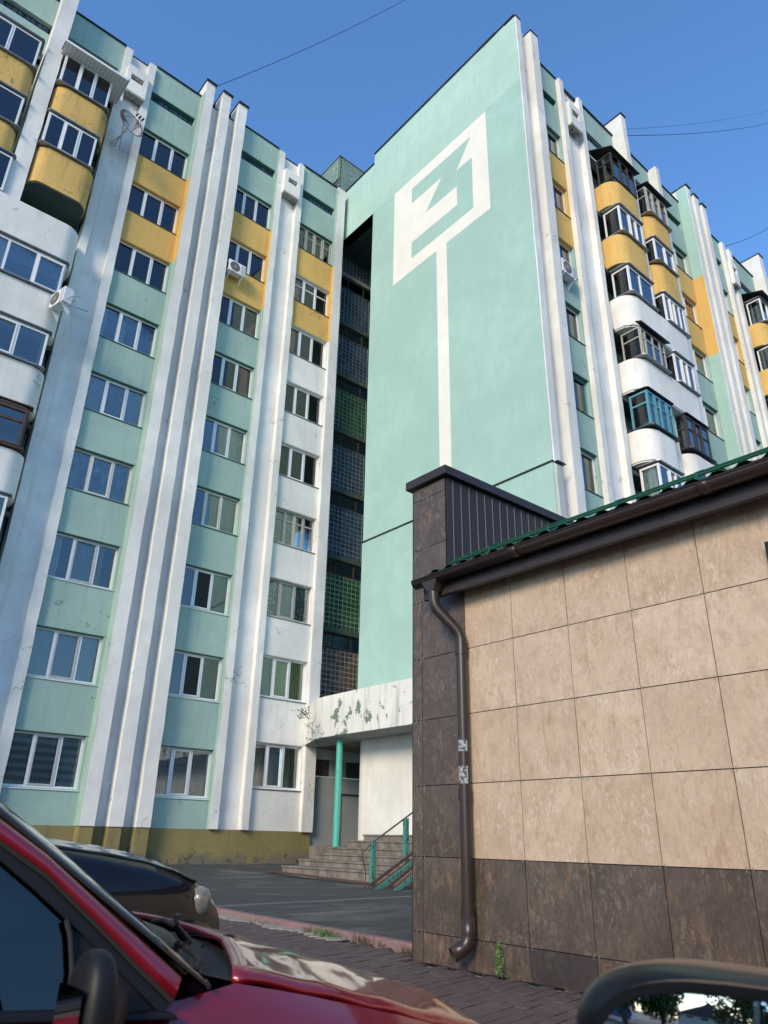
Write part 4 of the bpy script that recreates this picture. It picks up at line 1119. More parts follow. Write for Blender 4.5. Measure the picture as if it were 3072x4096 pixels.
# (front x, left end y, top z)
steps = [(12.20, 18.48, -.684), (12.80, 18.60, -.530), (13.35, 18.62, -.381), (14.00, 18.80, -.225), (14.35, 18.43, -.037), (14.60, 18.0, .126), (14.85, 17.56, .30)]
zp = -1.0
for i, (x, y, z) in enumerate(steps):
    m = MB(); zb = steps[i - 1][2] - .02 if i else -1.05
    n = 9; ptsf = []
    for k in range(n + 1):
        yy_ = lerp(y, 11.0, k / n); ptsf.append((x + rnd.uniform(-.008, .008) - .15 * k / n * (1 if i == 0 else .4), yy_))
    xe = 14.77 if i < 4 else 15.2
    m.prism(ptsf + [(xe, 11.0), (xe, y - .02)], zb, z - .045); m.prism([(a - .03, c + (.02 if k == 0 else 0)) for k, (a, c) in enumerate(ptsf)] + [(xe, 11.0), (xe, y + .02)], z - .044, z)
    m.build('step', 'step_concrete', ST, bevel=.012)
m = MB(); m.prism([(14.3, 18.75), (14.95, 18.75), (14.95, 21.1), (14.9, 21.1)], -1.0, -.226); m.build('landing', 'step_concrete', ST)
m = MB(); a = onZ(1064, 3486, -.83); c = onZ(1469, 3537, -.90); m.extrude([(a.x, a.y, a.z), (c.x, c.y, c.z), (c.x + .10, c.y, c.z), (a.x + .10, a.y, a.z)], (0, 0, .035)); m.build('timber_edge', 'steel_rust', ST)
RL = thing('stair_rail', 'thin bent handrail on two chipped turquoise posts beside the steps', 'railing', (10.9, 13.1, -.9))
for i, (t_, b_) in enumerate((((1493, 3370), (1479, 3541)), ((1624, 3273), (1620, 3437)))):
    t, bb = onY(*t_, 13.1), onY(*b_, 13.1); bb.z = -.9 if i == 0 else bb.z - .15
    m = MB(); m.box(t.x - .055, t.x + .055, 13.06, 13.14, bb.z - .1, t.z); m.build('post', 'teal_worn', RL, bevel=.004)
pts = [onY(1459, 3553, 13.1), onY(1463, 3495, 13.1), onY(1452, 3440, 13.1), onY(1449, 3412, 13.1), onY(1485, 3374, 13.1), onY(1494, 3366, 13.1), onY(1560, 3318, 13.1), onY(1624, 3270, 13.1), onY(1653, 3248, 13.1), onY(1760, 3170, 13.1)]
m = MB(); m.tube(pts[:5], .011, 8); m.build('bent_rod', 'steel_rust', RL, smooth=40)
m = MB(); m.tube(pts[4:], .02, 8); m.build('handrail', 'dark_green_beam', RL, smooth=40)
RP = thing('pram_ramp', 'pair of rusty steel channels laid up the steps as a ramp', 'ramp', (10.9, 12.7, -.9))
for (p0, p1, yv) in (((1469, 3553), (1653, 3413), 13.0), ((1540, 3560), (1653, 3468), 12.55)):
    a = onY(*p0, yv); c = onY(*p1, yv); d = c - a; c = a + d * 1.9
    m = MB(); m.extrude([a, c, c + Vector((0, 0, .055)), a + Vector((0, 0, .055))], (0, -.05, 0)); ch = m.build('channel', 'steel_rust', RP)
    m = MB(); q = Vector((0, -.18, -.12)); m.extrude([a + q, c + q, c + q + Vector((0, 0, .09)), a + q + Vector((0, 0, .09))], (0, -.03, 0)); m.build('channel_side', 'teal_worn', ch)
    m = MB(); q = Vector((0, -.05, -.06)); m.extrude([a + q, c + q, c + q + Vector((0, -.14, 0)), a + q + Vector((0, -.14, 0))], (0, 0, .012)); m.build('channel_floor', 'steel_rust', ch)
m = MB(); m.prism([(11.3, 10.5), (11.35, 12.3), (12.6, 12.6), (14.5, 12.6), (14.5, 10.5)], -1.0, -.88, top=[(12.6, 10.5), (12.6, 12.0), (13.0, 12.2), (14.5, 12.2), (14.5, 10.5)]); m.build('rubble_slope', 'step_concrete', kind='structure')
m = MB(); m.prism([(14.6, 12.6), (14.3, 13.0), (14.7, 13.5), (15.0, 12.9)], .30, .52, top=[(14.75, 12.75), (14.6, 12.95), (14.78, 13.1), (14.9, 12.9)])
sk = m.build('sandstone_lump', 'sand', bevel=.04); props(sk, 'pale rough stone lying at the top of the steps', 'stone')

# ------------------------------------------------------------------ air conditioners, dish, wires, plants
def aircon(loc, w, h, d, rotz, label):
    T = thing('air_conditioner', label, 'air conditioner', loc, 'air conditioning units on the walls')
    T.rotation_euler = (0, 0, rotz)
    def part(name, mb, mat, par=None, **k):
        o = inst(mb.mesh(name, mat, smooth=k.get('smooth')), name, (0, 0, 0)); o.parent = par or T
        if k.get('bevel'): md = o.modifiers.new('b', 'BEVEL'); md.width = k['bevel']; md.segments = 2; md.limit_method = 'ANGLE'
        return o
    c = part('casing', MB().box(0, w, -d, 0, 0, h), 'pvc', bevel=.02)
    m = MB()
    for k in range(5):
        r = h * .40 * (k + 1) / 5; m.tube([(w * .36 + r * math.cos(a), -d - .012, h * .5 + r * math.sin(a)) for a in [2 * math.pi * q / 20 for q in range(21)]], .004, 5, cap=False)
    for k in range(8):
        a = math.pi * k / 8; r = h * .40; m.tube([(w * .36 + r * math.cos(a), -d - .012, h * .5 + r * math.sin(a)), (w * .36 - r * math.cos(a), -d - .012, h * .5 - r * math.sin(a))], .003, 4)
    part('fan_guard', m, 'pvc_grey', c)
    part('fan', MB().tube([(w * .36, -d - .002, h * .5), (w * .36, -d - .004, h * .5)], h * .41, 24), 'black_plastic', c)
    m = MB()
    for k in range(12): m.box(-.008, .0, -d * .85, -d * .15, h * (.12 + .065 * k), h * (.12 + .065 * k) + .018)
    part('side_grille', m, 'black_plastic', c)
    part('side_panel', MB().box(w * .72, w * .97, -d - .006, -d, h * .08, h * .9), 'pvc_grey', c)
    m = MB()
    for x in (w * .12, w * .84):
        m = MB(); m.box(x, x + .035, -d - .05, .04, -.04, -.005); m.extrude([(x, .03, -.04), (x, .03, -.30), (x, .0, -.30), (x, -d * .8, -.04)], (.012, 0, 0))
        part('bracket', m, 'pvc')
    m = MB(); m.tube([(w, -d * .5, h * .3), (w + .08, -d * .4, h * .35), (w + .1, 0, h * .6), (w + .1, .2, h * .7)], .018, 7); part('hose', m, 'pvc_grey', smooth=40)
    return T
aircon((3.88, 20.28, 14.45), .74, .54, .30, -math.pi / 2 + .25, 'white air conditioner on the side of the third white balcony at the left')
aircon((9.42, 21.05, 19.95), .74, .52, .28, 0, 'white air conditioner under an upper window between the ribs and the white pilaster pair')
aircon((16.52, 10.98, 17.30), .78, .55, .30, 0, 'white air conditioner below the third window beside the gable corner')
m = MB(); m.tube([(4.30, 20.4, 15.35), (4.30, 20.9, 15.40), (4.9, 21.0, 15.55)], .022, 7); props(m.build('wall_pipe', 'pvc_grey', smooth=40), 'short grey pipe sticking out of the wall beside the left air conditioner', 'pipe')
# satellite dish
DC = Vector((4.72, 20.25, 23.45))
DT = thing('satellite_dish', 'rusty satellite dish on the white pilaster high at the left', 'satellite dish', DC)
nrm = Vector((.262, -.942, .184)).normalized(); uu = nrm.cross(Vector((0, 0, 1))).normalized(); vv = uu.cross(nrm)
m = MB(); rws = []
for k in range(9):
    r = .54 * k / 8; dd = .16 * (k / 8) ** 2
    rws.append([DC + uu * r * .92 * math.cos(a) + vv * r * math.sin(a) + nrm * (dd - .1) for a in [2 * math.pi * q / 40 for q in range(40)]])
m.grid(rws, close=True); m.build('reflector', 'dish_face', DT, smooth=60, solid=.006)
rim = rws[-1]; m = MB(); m.tube(rim + [rim[0]], .010, 6, cap=False); m.build('rim', 'steel_rust', DT, smooth=50)
fp = DC + nrm * .50 - vv * .10
m = MB(); m.tube([rim[30], fp], .011, 6); m.tube([rim[22], fp], .006, 5); m.tube([rim[38], fp], .006, 5); m.build('feed_arm', 'black_plastic', DT)
for o_ in (-.12, 0, .12):
    q = fp + uu * o_; m = MB(); m.tube([q, q + nrm * .07], .032, 10); m.tube([q - nrm * .05, q], [.04, .03], 10); m.build('feed_horn', 'black_plastic', DT, smooth=40)
m = MB(); bk = DC - nrm * .12; m.tube([bk, Vector((4.55, 20.9, 23.1)), Vector((4.55, 21.1, 23.1))], .022, 7); m.tube([bk - vv * .2, Vector((4.35, 21.1, 22.9))], .014, 6); m.tube([bk + uu * .2, Vector((4.75, 21.2, 23.0))], .014, 6); m.build('mount', 'tin', DT)
m = MB(); m.tube([Vector((4.55, 20.9, 23.05)), Vector((4.5, 20.95, 22.6)), Vector((4.58, 21.0, 22.2)), Vector((4.52, 21.0, 21.9))], .009, 5)
for k in range(3): m.tube([(4.45 + .12 * math.cos(a), 20.95, 22.85 + .06 * math.sin(a) - .02 * k) for a in [2 * math.pi * q / 10 for q in range(11)]], .008, 5, cap=False)
m.build('cable', 'pvc_grey', DT)
# wires
def wire(a, b_, sag, r, label, seg=26):
    a, b_ = Vector(a), Vector(b_); pts = []
    for i in range(seg + 1):
        t = i / seg; p = a.lerp(b_, t); p.z -= sag * 4 * t * (1 - t); pts.append(p)
    m = MB(); m.tube(pts, r, 5); props(m.build('wire', 'black_plastic', smooth=60), label, 'cable', 'cables across the sky')
wire((7.55, 21.4, 28.96), ray(1640, -12) * 44, .35, .014, 'dark cable climbing from the top of the left ribs to the upper frame edge')
wire((22.0, 11.6, 29.0), ray(3110, 484) * 60, .5, .016, 'dark cable leaving the tall white fin of the right wing')
wire((22.0, 11.9, 29.6), ray(3110, 432) * 60, .5, .009, 'faint thin cable above the one leaving the tall white fin')
wire((31.6, 11.4, 28.3), ray(3110, 885) * 62, .35, .018, 'dark cable reaching the roof edge over the far right vent box')

def leaves(b, c, n, r, size, flat=.6, up=0):
    for _ in range(n):
        d = Vector((rnd.gauss(0, 1), rnd.gauss(0, 1), rnd.gauss(0, flat))); d.normalize(); p = Vector(c) + d * r * rnd.random() ** .5
        a = Vector((rnd.gauss(0, 1), rnd.gauss(0, 1), rnd.gauss(0, 1) + up)).normalized(); t = a.cross(Vector((rnd.gauss(0, 1), rnd.gauss(0, 1), rnd.gauss(0, 1)))).normalized()
        s_ = size * rnd.uniform(.6, 1.3)
        b.extrude([p - a * s_, p + t * s_ * .42, p + a * s_, p - t * s_ * .42], a.cross(t) * .0015)
def blades(b, c, n, h, spread, w=.008):
    w *= .6
    for _ in range(int(n * 1.7)):
        an = rnd.uniform(0, 6.283); x = c[0] + rnd.gauss(0, spread); y = c[1] + rnd.gauss(0, spread * 1.4); hh = h * rnd.uniform(.5, 1.2); l = rnd.uniform(.3, 1.5) * hh; hh *= rnd.uniform(.4, 1)
        p0 = Vector((x, y, c[2])); p1 = p0 + Vector((math.cos(an) * l * .4, math.sin(an) * l * .4, hh * .6)); p2 = p0 + Vector((math.cos(an) * l, math.sin(an) * l, hh)); t = Vector((-math.sin(an), math.cos(an), 0)) * w
        b.quad(p0 - t, p0 + t, p1 + t * .8, p1 - t * .8); b.quad(p1 - t * .8, p1 + t * .8, p2 + t * .1, p2 - t * .1)
for (px, py, n, h, sp, mat, lab) in ((1310, 3745, 90, .10, .085, 'leaf_bright', 'largest tuft of green weeds in front of the pink kerb'), (1065, 3696, 30, .07, .09, 'leaf_dry', 'dry brown weeds at the kerb, nearest the dark car'),
                              (1240, 3730, 26, .08, .04, 'leaf_dry', 'small dry tuft just left of the big green weeds'), (1445, 3772, 34, .11, .04, 'leaf_dry', 'upright brown weed right of the big green tuft'),
                              (1520, 3785, 10, .06, .02, 'leaf_dry', 'tiny dry sprig between the brown weed and the shop corner'), (1645, 3812, 34, .08, .05, 'leaf_dry', 'withered weed tucked against the shop corner')):
    p = onZ(px, py, -.955); b = MB(); blades(b, (min(p.x, kx(p.y) - .03), p.y, -.957), n, h, sp, .006)
    props(b.build('weed', mat), lab, 'weed', 'weeds along the pink kerb')
p = Vector((4.985, 4.42, -.955)); pp = thing('nettle_plant', 'small fresh green plant growing at the foot of the downpipe', 'plant', p)
m = MB(); m.tube([p, p + Vector((-.01, .01, .13)), p + Vector((.0, .02, .24))], .003, 5); m.tube([p, p + Vector((-.02, -.03, .10))], .0025, 5); m.build('stem', 'leaf_bright', pp)
m = MB()
for k in range(9): leaves(m, p + Vector((-.015, .0, .025 + .025 * k)), 6, .05 - .003 * k, .020, .3)
m.build('foliage', 'leaf_bright', pp)
for (px, py, n, lab) in ((1215, 2850, 20, 'leafy sprig rooted on top of the canopy by the wall'), (1240, 2905, 5, 'small sprig half way down the canopy end'), (1262, 2958, 9, 'thin sprig hanging under the canopy corner')):
    c = ray(px, py) * (19.0 / ray(px, py).y); b = MB()
    for k in range(n): leaves(b, c + Vector((rnd.gauss(0, .15), 0, rnd.gauss(0, .07) - .05 * (k % 3))), 5, .08, .038, .4)
    b.tube([c + Vector((.35, .2, -.15)), c], .008, 5); b.tube([c + Vector((.35, .2, -.15)), c + Vector((-.2, 0, .05))], .006, 5)
    props(b.build('wall_shrub', 'leaf'), lab, 'plant', 'sprigs growing from the canopy')

# ------------------------------------------------------------------ cars
def interp(tb, x):
    if x <= tb[0][0]: return tb[0][1]
    for (a, u), (b_, v) in zip(tb, tb[1:]):
        if x <= b_: t = (x - a) / (b_ - a); return u + (v - u) * (t * t * (3 - 2 * t) * .5 + t * .5)
    return tb[-1][1]
def sell(b, c, r, n=2.6, su=20, sv=14, mi=None, half=None):
    """rounded box: superellipsoid"""
    def f(w, e): return math.copysign(abs(w) ** e, w)
    e = 2 / n; rows = []
    for i in range(sv + 1):
        v = -math.pi / 2 + math.pi * i / sv
        rows.append([(c[0] + r[0] * f(math.cos(v), e) * f(math.cos(u), e), c[1] + r[1] * f(math.cos(v), e) * f(math.sin(u), e), c[2] + r[2] * f(math.sin(v), e)) for u in [2 * math.pi * k / su for k in range(su)]])
    return b.grid(rows, mi, close=True)
GZ = -1.10
def car(name, label, xo, yc, paint_, hood, w=.85, belt=.86, roof=1.45, nose=1.03, near_custom=False, open_near=False, suv=False, mirrors=True, wheel_r=.30):
    """xo: x of the windscreen foot at the sides; the car points along +X"""
    T = thing(name, label, 'car', (xo, yc, GZ))
    Wp = lambda x, y, z: (xo + x, yc + y, GZ + z)
    L_ = -2.75
    hw = w - .10                                       # half width of the bonnet
    def edge_x(y): return .11 + .20 * (1 - min(1, abs(y) / hw) ** 2.2)     # rear edge of the bonnet
    # bonnet
    m = MB(); rows = []; n = 26; ny = 22
    for j in range(ny + 1):
        y = -hw + 2 * hw * j / ny; x0 = edge_x(y); x1 = nose - .05 - (.08 if suv else .14) * (abs(y) / hw) ** 3
        rw = []
        for i in range(n + 1):
            x = lerp(x0, x1, (i / n)); z = interp(hood, x + (.03 if suv else .10) * (abs(y) / hw) ** 3) - .045 * (abs(y) / hw) ** 2
            z += .008 * math.exp(-((abs(y) - hw * .62) / .06) ** 2)
            rw.append(Wp(x, y, z))
        rows.append(rw)
    m.grid(rows); bn = m.build('bonnet', paint_, T, smooth=50, solid=.012)
    if not suv:
        m = MB(); q = Wp(.27, -.45, interp(hood, .27) - .010); sell(m, q, (.011, .016, .006), 2.5, 10, 6); m.build('washer_jet', 'black_plastic', bn, smooth=50)
    # body shell lofted along x
    xs = [L_, L_ + .12, L_ + .5, -1.6, -.9, -.3, 0, .10, .25, .45, .65, .80, .90, .97, 1.02]
    sc = nose / 1.03; rows = []
    for x in xs:
        x = x * sc if x > 0 else x
        k = max(0, (x - .55 * sc) / (.5 * sc)) if x > .55 * sc else 0; k = min(1, k)
        tap = 1 - (.05 if suv else .16) * k ** 2.2
        rt = max(0, (L_ + .5 - x) / .5) if x < L_ + .5 else 0; tap *= 1 - .12 * rt ** 2
        if x < .05: top = belt; ty = w - .045
        else:
            top = interp(hood, x + (.03 if suv else .10)) - .045 - .004; ty = hw + .008
        t = min(1, max(0, (x + .1) / .25))
        ty = lerp(w - .045, hw + .006, t) if x < .15 else hw + .006
        zt = top
        zb = .24 + .12 * k ** 2 + .1 * rt
        prof_ = [(w - .07, zb), (w - .01, zb + .10), (w, .50), (w - .004, .62), (w - .015, lerp(.62, zt, .55)), (w - .035, zt - .05), (lerp(w - .04, ty, .55), zt - .018), (ty, zt)]
        prof_ = [(a * tap, b_ if b_ > zb else zb) for a, b_ in prof_]
        if x < .05: prof_.append(((w - .16) * tap, zt + .004))
        else: prof_.append(((ty - .012) * tap, zt - .02))
        row = [Wp(x, -a, b_) for a, b_ in prof_] + [Wp(x, a, b_) for a, b_ in reversed(prof_)]
        rows.append(row)
    m = MB(); m.grid(rows)
    for rr_, rev in ((rows[0], 0), (rows[-1], 1)):
        i = len(m.v); m.v += [tuple(p) for p in rr_]; m.f.append(tuple(range(i, i + len(rr_)))); m.m.append(0)
    m.build('body', paint_, T, smooth=40)
    # cowl below the windscreen
    m = MB(); rows = []
    for j in range(17):
        y = -hw + .01 + 2 * (hw - .01) * j / 16; xb = wsx(y, w, 0)
        rows.append([Wp(lerp(xb - .03, edge_x(y) + .03, i / 5), y, lerp(interp(hood, .0) - .055, interp(hood, edge_x(y)) - .045 * (abs(y) / hw) ** 2 - .030, i / 5)) for i in range(6)])
    m.grid(rows); cw = m.build('cowl', 'black_plastic', T, smooth=50)
    cw.data.materials[0] = MATS['rubber']
    for k in range(5):
        m = MB(); m.grid([[Wp(edge_x(y) - .03 - .02 * k, y, interp(hood, .2) - .045 - .006 * k) for y in [(-.40 + .25 * q / 6) for q in range(7)]], [Wp(edge_x(y) - .022 - .02 * k, y, interp(hood, .2) - .036 - .006 * k) for y in [(-.40 + .25 * q / 6) for q in range(7)]]]); m.build('cowl_slat', 'black_plastic', cw, solid=.003)
    # windscreen
    zb_ = belt + .045; zt_ = roof - .04; sl = 1.418
    m = MB(); rows = []; bw = w - .055
    for i in range(9):
        z = lerp(zb_ - .03, zt_, i / 8); tu = .25 * (z - belt)
        rows.append([Wp(-sl * (z - zb_ + .0) + .17 * (1 - (abs(y) / bw) ** 2), y * (1 - tu * .9 / bw), z) for y in [(-bw + 2 * bw * q / 20) for q in range(21)]])
    m.grid(rows); wsn = m.build('windscreen', 'screen_glass', T, smooth=60, solid=.005)
    m = MB(); m.tube([rows[0][q] for q in range(0, 21)], .004, 6)
    m.tube([rows[i][0] for i in range(9)], .0025, 6); m.tube([rows[i][-1] for i in range(9)], .0025, 6); m.build('windscreen_seal', 'rubber', wsn, smooth=50)
    # roof, pillars, side glass
    xt = -sl * (roof - .04 - zb_); tu = .25 * (roof - belt); rw_ = bw - tu * .9
    m = MB(); rows = []
    for x, dz in ((xt + .12, -.03), (xt, 0), (xt - .4, .03), (xt - 1.0, .035), (xt - 1.5, .01), (xt - 1.75, -.05)):
        rows.append([Wp(x + (.05 if x > xt - .1 else 0) * (1 - (y / rw_) ** 2), y, roof + dz - .05 * (abs(y) / rw_) ** 3) for y in [(-rw_ + 2 * rw_ * q / 12) for q in range(13)]])
    m.grid(rows); m.build('roof', paint_, T, smooth=50, solid=.02)
    def side(x, z, s, out=0.0): return Wp(x, s * (bw + out - .25 * (z - belt) * .9), z)
    xr = xt - 1.6
    for s in (-1, 1):
        if not (near_custom and s == -1):
            m = MB(); m.extrude([side(.0, zb_ - .02, s), side(xt, roof - .045, s), side(xt - .09, roof - .045, s), side(-.09, belt, s), side(-.0, belt, s)], (0, -s * .05, 0)); m.build('pillar', paint_, T)
            if not (open_near and s == 1):
                m = MB(); m.extrude([side(-.10, belt, s, -.008), side(xt - .08, roof - .06, s, -.008), side(-1.15, roof - .06, s, -.008), side(-1.15, belt, s, -.008)], (0, -s * .004, 0)); m.build('side_window', 'car_glass', T)
        m = MB(); m.extrude([side(-1.15, belt, s), side(-1.15, roof - .03, s), side(-1.25, roof - .03, s), side(-1.25, belt, s)], (0, -s * .05, 0)); m.build('pillar', 'black_plastic', T)
        m = MB(); m.extrude([side(-1.25, belt, s, -.008), side(-1.25, roof - .06, s, -.008), side(xr - .1, roof - .08, s, -.008), side(-2.25, belt, s, -.008)], (0, -s * .004, 0)); m.build('side_window', 'car_glass', T)
        m = MB(); m.extrude([side(-2.25, belt, s), side(xr - .1, roof - .05, s), side(xr - .22, roof - .08, s), side(-2.6, belt, s)], (0, -s * .05, 0)); m.build('pillar', paint_, T)
        if not (near_custom and s == -1):
            m = MB(); m.extrude([side(.02, belt + .0, s, .004), side(.02, belt - .03, s, .012), side(-2.5, belt - .03, s, .012), side(-2.5, belt, s, .004)], (0, -s * .01, 0)); m.build('belt_trim', 'black_plastic', T)
        # door seam and handle
        m = MB(); m.tube([Wp(-.02, s * (w + .0015), .32), Wp(-.02, s * (w + .001), .6), Wp(-.0, s * (w - .02), belt - .06)], .004, 5); m.tube([Wp(-1.18, s * (w + .001), .3), Wp(-1.18, s * (w - .02), belt - .05)], .004, 5); m.build('door_seam', 'rubber', T)
        m = MB(); sell(m, Wp(-1.0, s * (w - .0), belt - .14), (.085, .018, .016), 3, 12, 8); m.build('door_handle', paint_, T, smooth=40)
        # wheels with arches
        for x in (.52 * sc, -2.05):
            m = MB(); m.tube([Wp(x, s * (w - .20), wheel_r), Wp(x, s * (w + .003), wheel_r)], wheel_r + .055, 28); m.build('wheel_arch', 'rubber', T, smooth=40)
            m = MB(); m.tube([Wp(x, s * (w - .19), wheel_r), Wp(x, s * (w - .18), wheel_r), Wp(x, s * (w - .0), wheel_r), Wp(x, s * (w + .012), wheel_r)], [wheel_r - .02, wheel_r, wheel_r, wheel_r - .02], 32)
            wh = m.build('wheel', 'rubber', T, smooth=40)
            m = MB(); m.tube([Wp(x, s * (w + .012), wheel_r), Wp(x, s * (w + .018), wheel_r)], wheel_r * .66, 28)
            for q in range(10):
                a = 2 * math.pi * q / 10; m.tube([Wp(x, s * (w + .02), wheel_r), Wp(x + wheel_r * .62 * math.cos(a), s * (w + .02), wheel_r + wheel_r * .62 * math.sin(a))], .012, 5)
            m.build('rim', 'tin', wh, smooth=40)
        # head and tail lamps
        hz = interp(hood, .86 * sc) - .10
        if suv:
            m = MB(); sell(m, Wp(nose - .115, s * (w - .108), hz - .058), (.052, .085, .068), 2.8, 30, 18); hl = m.build('headlight', 'lamp_lens', T, smooth=60)
        else:
            m = MB(); sell(m, Wp(.86 * sc, s * (w - .24), hz - .05), (.115, .135, .075), 2.6, 18, 12); hl = m.build('headlight', 'lamp_lens', T, smooth=60)
        m = MB(); sell(m, Wp(L_ + .06, s * (w - .14), belt - .12), (.06, .09, .12), 2.6, 12, 8); m.build('tail_light', 'red_paint', T, smooth=60)
        m = MB(); m.extrude([Wp(L_ + .05, s * .0 - .6, belt), Wp(L_ + .05, s * .0 + .6, belt), Wp(xr - .22, .55, roof - .1), Wp(xr - .22, -.55, roof - .1)], (.004, 0, 0))
        if s == 1: m.build('rear_window', 'car_glass', T)
    # bumper wrapping the nose
    m = MB(); rows = []
    bz0, bz1 = .22, interp(hood, .9 * sc) - (.205 if suv else .24)
    path = []
    for q in range(25):
        a = -math.pi / 2 + math.pi * q / 24; cx = math.copysign(abs(math.cos(a)) ** .55, math.cos(a)); sy = math.copysign(abs(math.sin(a)) ** .6, math.sin(a))
        path.append((.72 * sc + (nose + (.11 if suv else .06) - .72 * sc) * cx, (w + .006) * sy))
    for dx, z in ((-.03, bz0), (.0, bz0 + .05), (.012, (bz0 + bz1) / 2), (.0, bz1 - .04), (-.05, bz1)):
        rows.append([Wp(p[0] + dx * (1 if p[0] > .8 * sc else .2), p[1] * (1 + dx * .3), z) for p in path])
    m.grid(rows); bp = m.build('bumper', paint_, T, smooth=50)
    m = MB(); m.box(*[v for pr in zip(Wp(nose + .045, -.26, .38), Wp(nose + .075, .26, .49)) for v in pr]); m.build('number_plate', 'pvc', bp)
    m = MB(); m.box(*[v for pr in zip(Wp(nose - .06, -.34, bz1 + .02), Wp(nose - .0, .34, bz1 + .12)) for v in pr]); m.build('grille', 'black_plastic', T)
    return T, Wp
def wsx(y, w, z): return .17 * (1 - (abs(y) / (w - .055)) ** 2)

RH = [(0, .955), (.25, .915), (.40, .880), (.55, .842), (.70, .800), (.85, .765), (.95, .715), (1.05, .63), (1.12, .50)]
RC_, Wp = car('red_car', 'dark red hatchback parked closest, its bonnet and windscreen edge in view', .66, 2.05, 'red_paint', RH, w=.85, nose=1.12, near_custom=True)
# near side of the red car, measured
def rp(x, y, out=0.0):
    px, py = x / 1.8433, 3200 + y / 1.8433; d = ray(px, py); t = (1.25 - out + .25 * .23) / (d.y - .25 * d.z); return d * t
def strip(name, up, lo, mat, out=0.0, th=.05, par=None, **k):
    poly = [rp(x, y, out) for x, y in up] + [rp(x, y, out) for x, y in reversed(lo)]
    m = MB(); m.extrude(poly, (0, th, 0)); return m.build(name, mat, par or RC_, **k)
up = [(-900, -560), (-450, -215), (0, 130), (350, 400), (700, 720), (1000, 990), (1200, 1175), (1325, 1292), (1340, 1312)]
lo = [(-900, -400), (-450, -45), (0, 310), (350, 560), (700, 905), (1000, 1220), (1160, 1375), (1268, 1480), (1290, 1470)]
# rounded red pillar: five strips across
m = MB(); rows = []
for q, (t, o) in enumerate(((-.04, -.03), (0, .004), (.15, .014), (.5, .018), (.85, .014), (1, .004), (1.03, -.02))):
    rows.append([rp(lerp(a[0], b_[0], t), lerp(a[1], b_[1], t), o) for a, b_ in zip(up, lo)])
m.grid(rows); m.build('pillar', 'red_paint', RC_, smooth=60)
fr_in = [(-900, -250), (-450, 85), (0, 440), (250, 655), (490, 880), (740, 1110), (1000, 1385), (1170, 1560), (1200, 1580)]
strip('door_frame', lo, fr_in, 'black_plastic', .002, .03)
m = MB(); m.tube([rp(x, y, .006) for x, y in lo[:8]], .004, 6); m.build('door_seal', 'rubber', RC_, smooth=50)
strip('quarter_panel', [(490, 880), (740, 1110), (1000, 1385), (1170, 1560)], [(530, 1260), (500, 1565), (820, 1600), (1000, 1585)], 'black_plastic', -.004, .01)
m = MB(); m.extrude([rp(x, y, -.008) for x, y in [(-900, -250), (0, 440), (490, 880), (530, 1260), (480, 1565), (-900, 1610)]], (0, .004, 0)); m.build('side_window', 'car_glass', RC_)
m = MB(); m.tube([rp(x, y, .004) for x, y in [(490, 880), (520, 1000), (534, 1260), (500, 1500), (480, 1560)]], .004, 8); m.build('window_divider', 'rubber', RC_, smooth=50)
strip('belt_trim', [(-900, 1600), (480, 1560), (820, 1592), (1170, 1558), (1312, 1585)], [(-900, 1690), (480, 1640), (820, 1645), (1170, 1628), (1318, 1625)], 'black_plastic', .012, .03, bevel=.003)
# dark cabin so the glass reads
m = MB(); m.box(-1.9, .55, 1.62, 1.9, -.75, -.10); m.box(-.25, -.15, 1.45, 1.85, -.5, .12); m.build('seat', 'interior', RC_, bevel=.05)
m = MB(); sell(m, Wp(-.05, 0, .90), (.20, .68, .05), 3, 20, 8); m.build('dashboard', 'black_plastic', RC_, smooth=50)
m = MB(); c = Vector(Wp(-.32, .36, .93)); m.tube([c + Vector((.05 * math.sin(a), .18 * math.cos(a), .17 * math.sin(a))) for a in [2 * math.pi * q / 24 for q in range(25)]], .013, 7, cap=False); m.build('steering_wheel', 'black_plastic', RC_, smooth=50)
# wing mirror of the red car
m = MB(); sell(m, (.424, 1.05, -.235), (.026, .050, .102), 2.8, 26, 18); mh = m.build('wing_mirror', 'black_plastic', RC_, smooth=50)
m = MB(); m.tube([(.46, 1.14, -.26), (.52, 1.24, -.235)], [.03, .04], 10); m.build('mirror_foot', 'black_plastic', mh, smooth=50)
m = MB(); m.quad((.3965, 1.01, -.30), (.3965, 1.09, -.30), (.3968, 1.09, -.17), (.3968, 1.01, -.17)); m.build('mirror_plate', 'mirror_glass', mh)
# wipers
c4 = lambda x, y, z: onZ(500 + x / 4.1475, 3500 + y / 4.1475, z)
m = MB(); m.tube([c4(1050, 1110, -.185), c4(950, 1000, -.17), c4(860, 880, -.155), c4(800, 810, -.145), c4(640, 740, -.145), c4(440, 770, -.15)], [.007, .008, .006, .005, .004, .003], 8)
wp = m.build('wiper', 'black_plastic', RC_, smooth=50)
m = MB(); sell(m, tuple(c4(820, 805, -.14)), (.008, .009, .006), 2.4, 12, 8); m.build('wiper_hub', 'black_plastic', wp, smooth=50); m = MB(); sell(m, tuple(c4(950, 1130, -.185)), (.011, .015, .008), 2.6, 12, 8); m.build('wiper_hub', 'black_plastic', wp, smooth=50)
m = MB(); m.tube([c4(820, 800, -.138), c4(830, 690, -.128), c4(870, 665, -.125), c4(900, 690, -.125)], .0035, 7); m.build('wiper_hook', 'black_plastic', wp, smooth=50)
m = MB(); m.tube([c4(720, 990, -.19), c4(775, 1130, -.195), c4(790, 1290, -.2), c4(770, 1410, -.205)], [.004, .008, .010, .005], 8); m.build('cowl_trim', 'black_plastic', RC_, smooth=50)
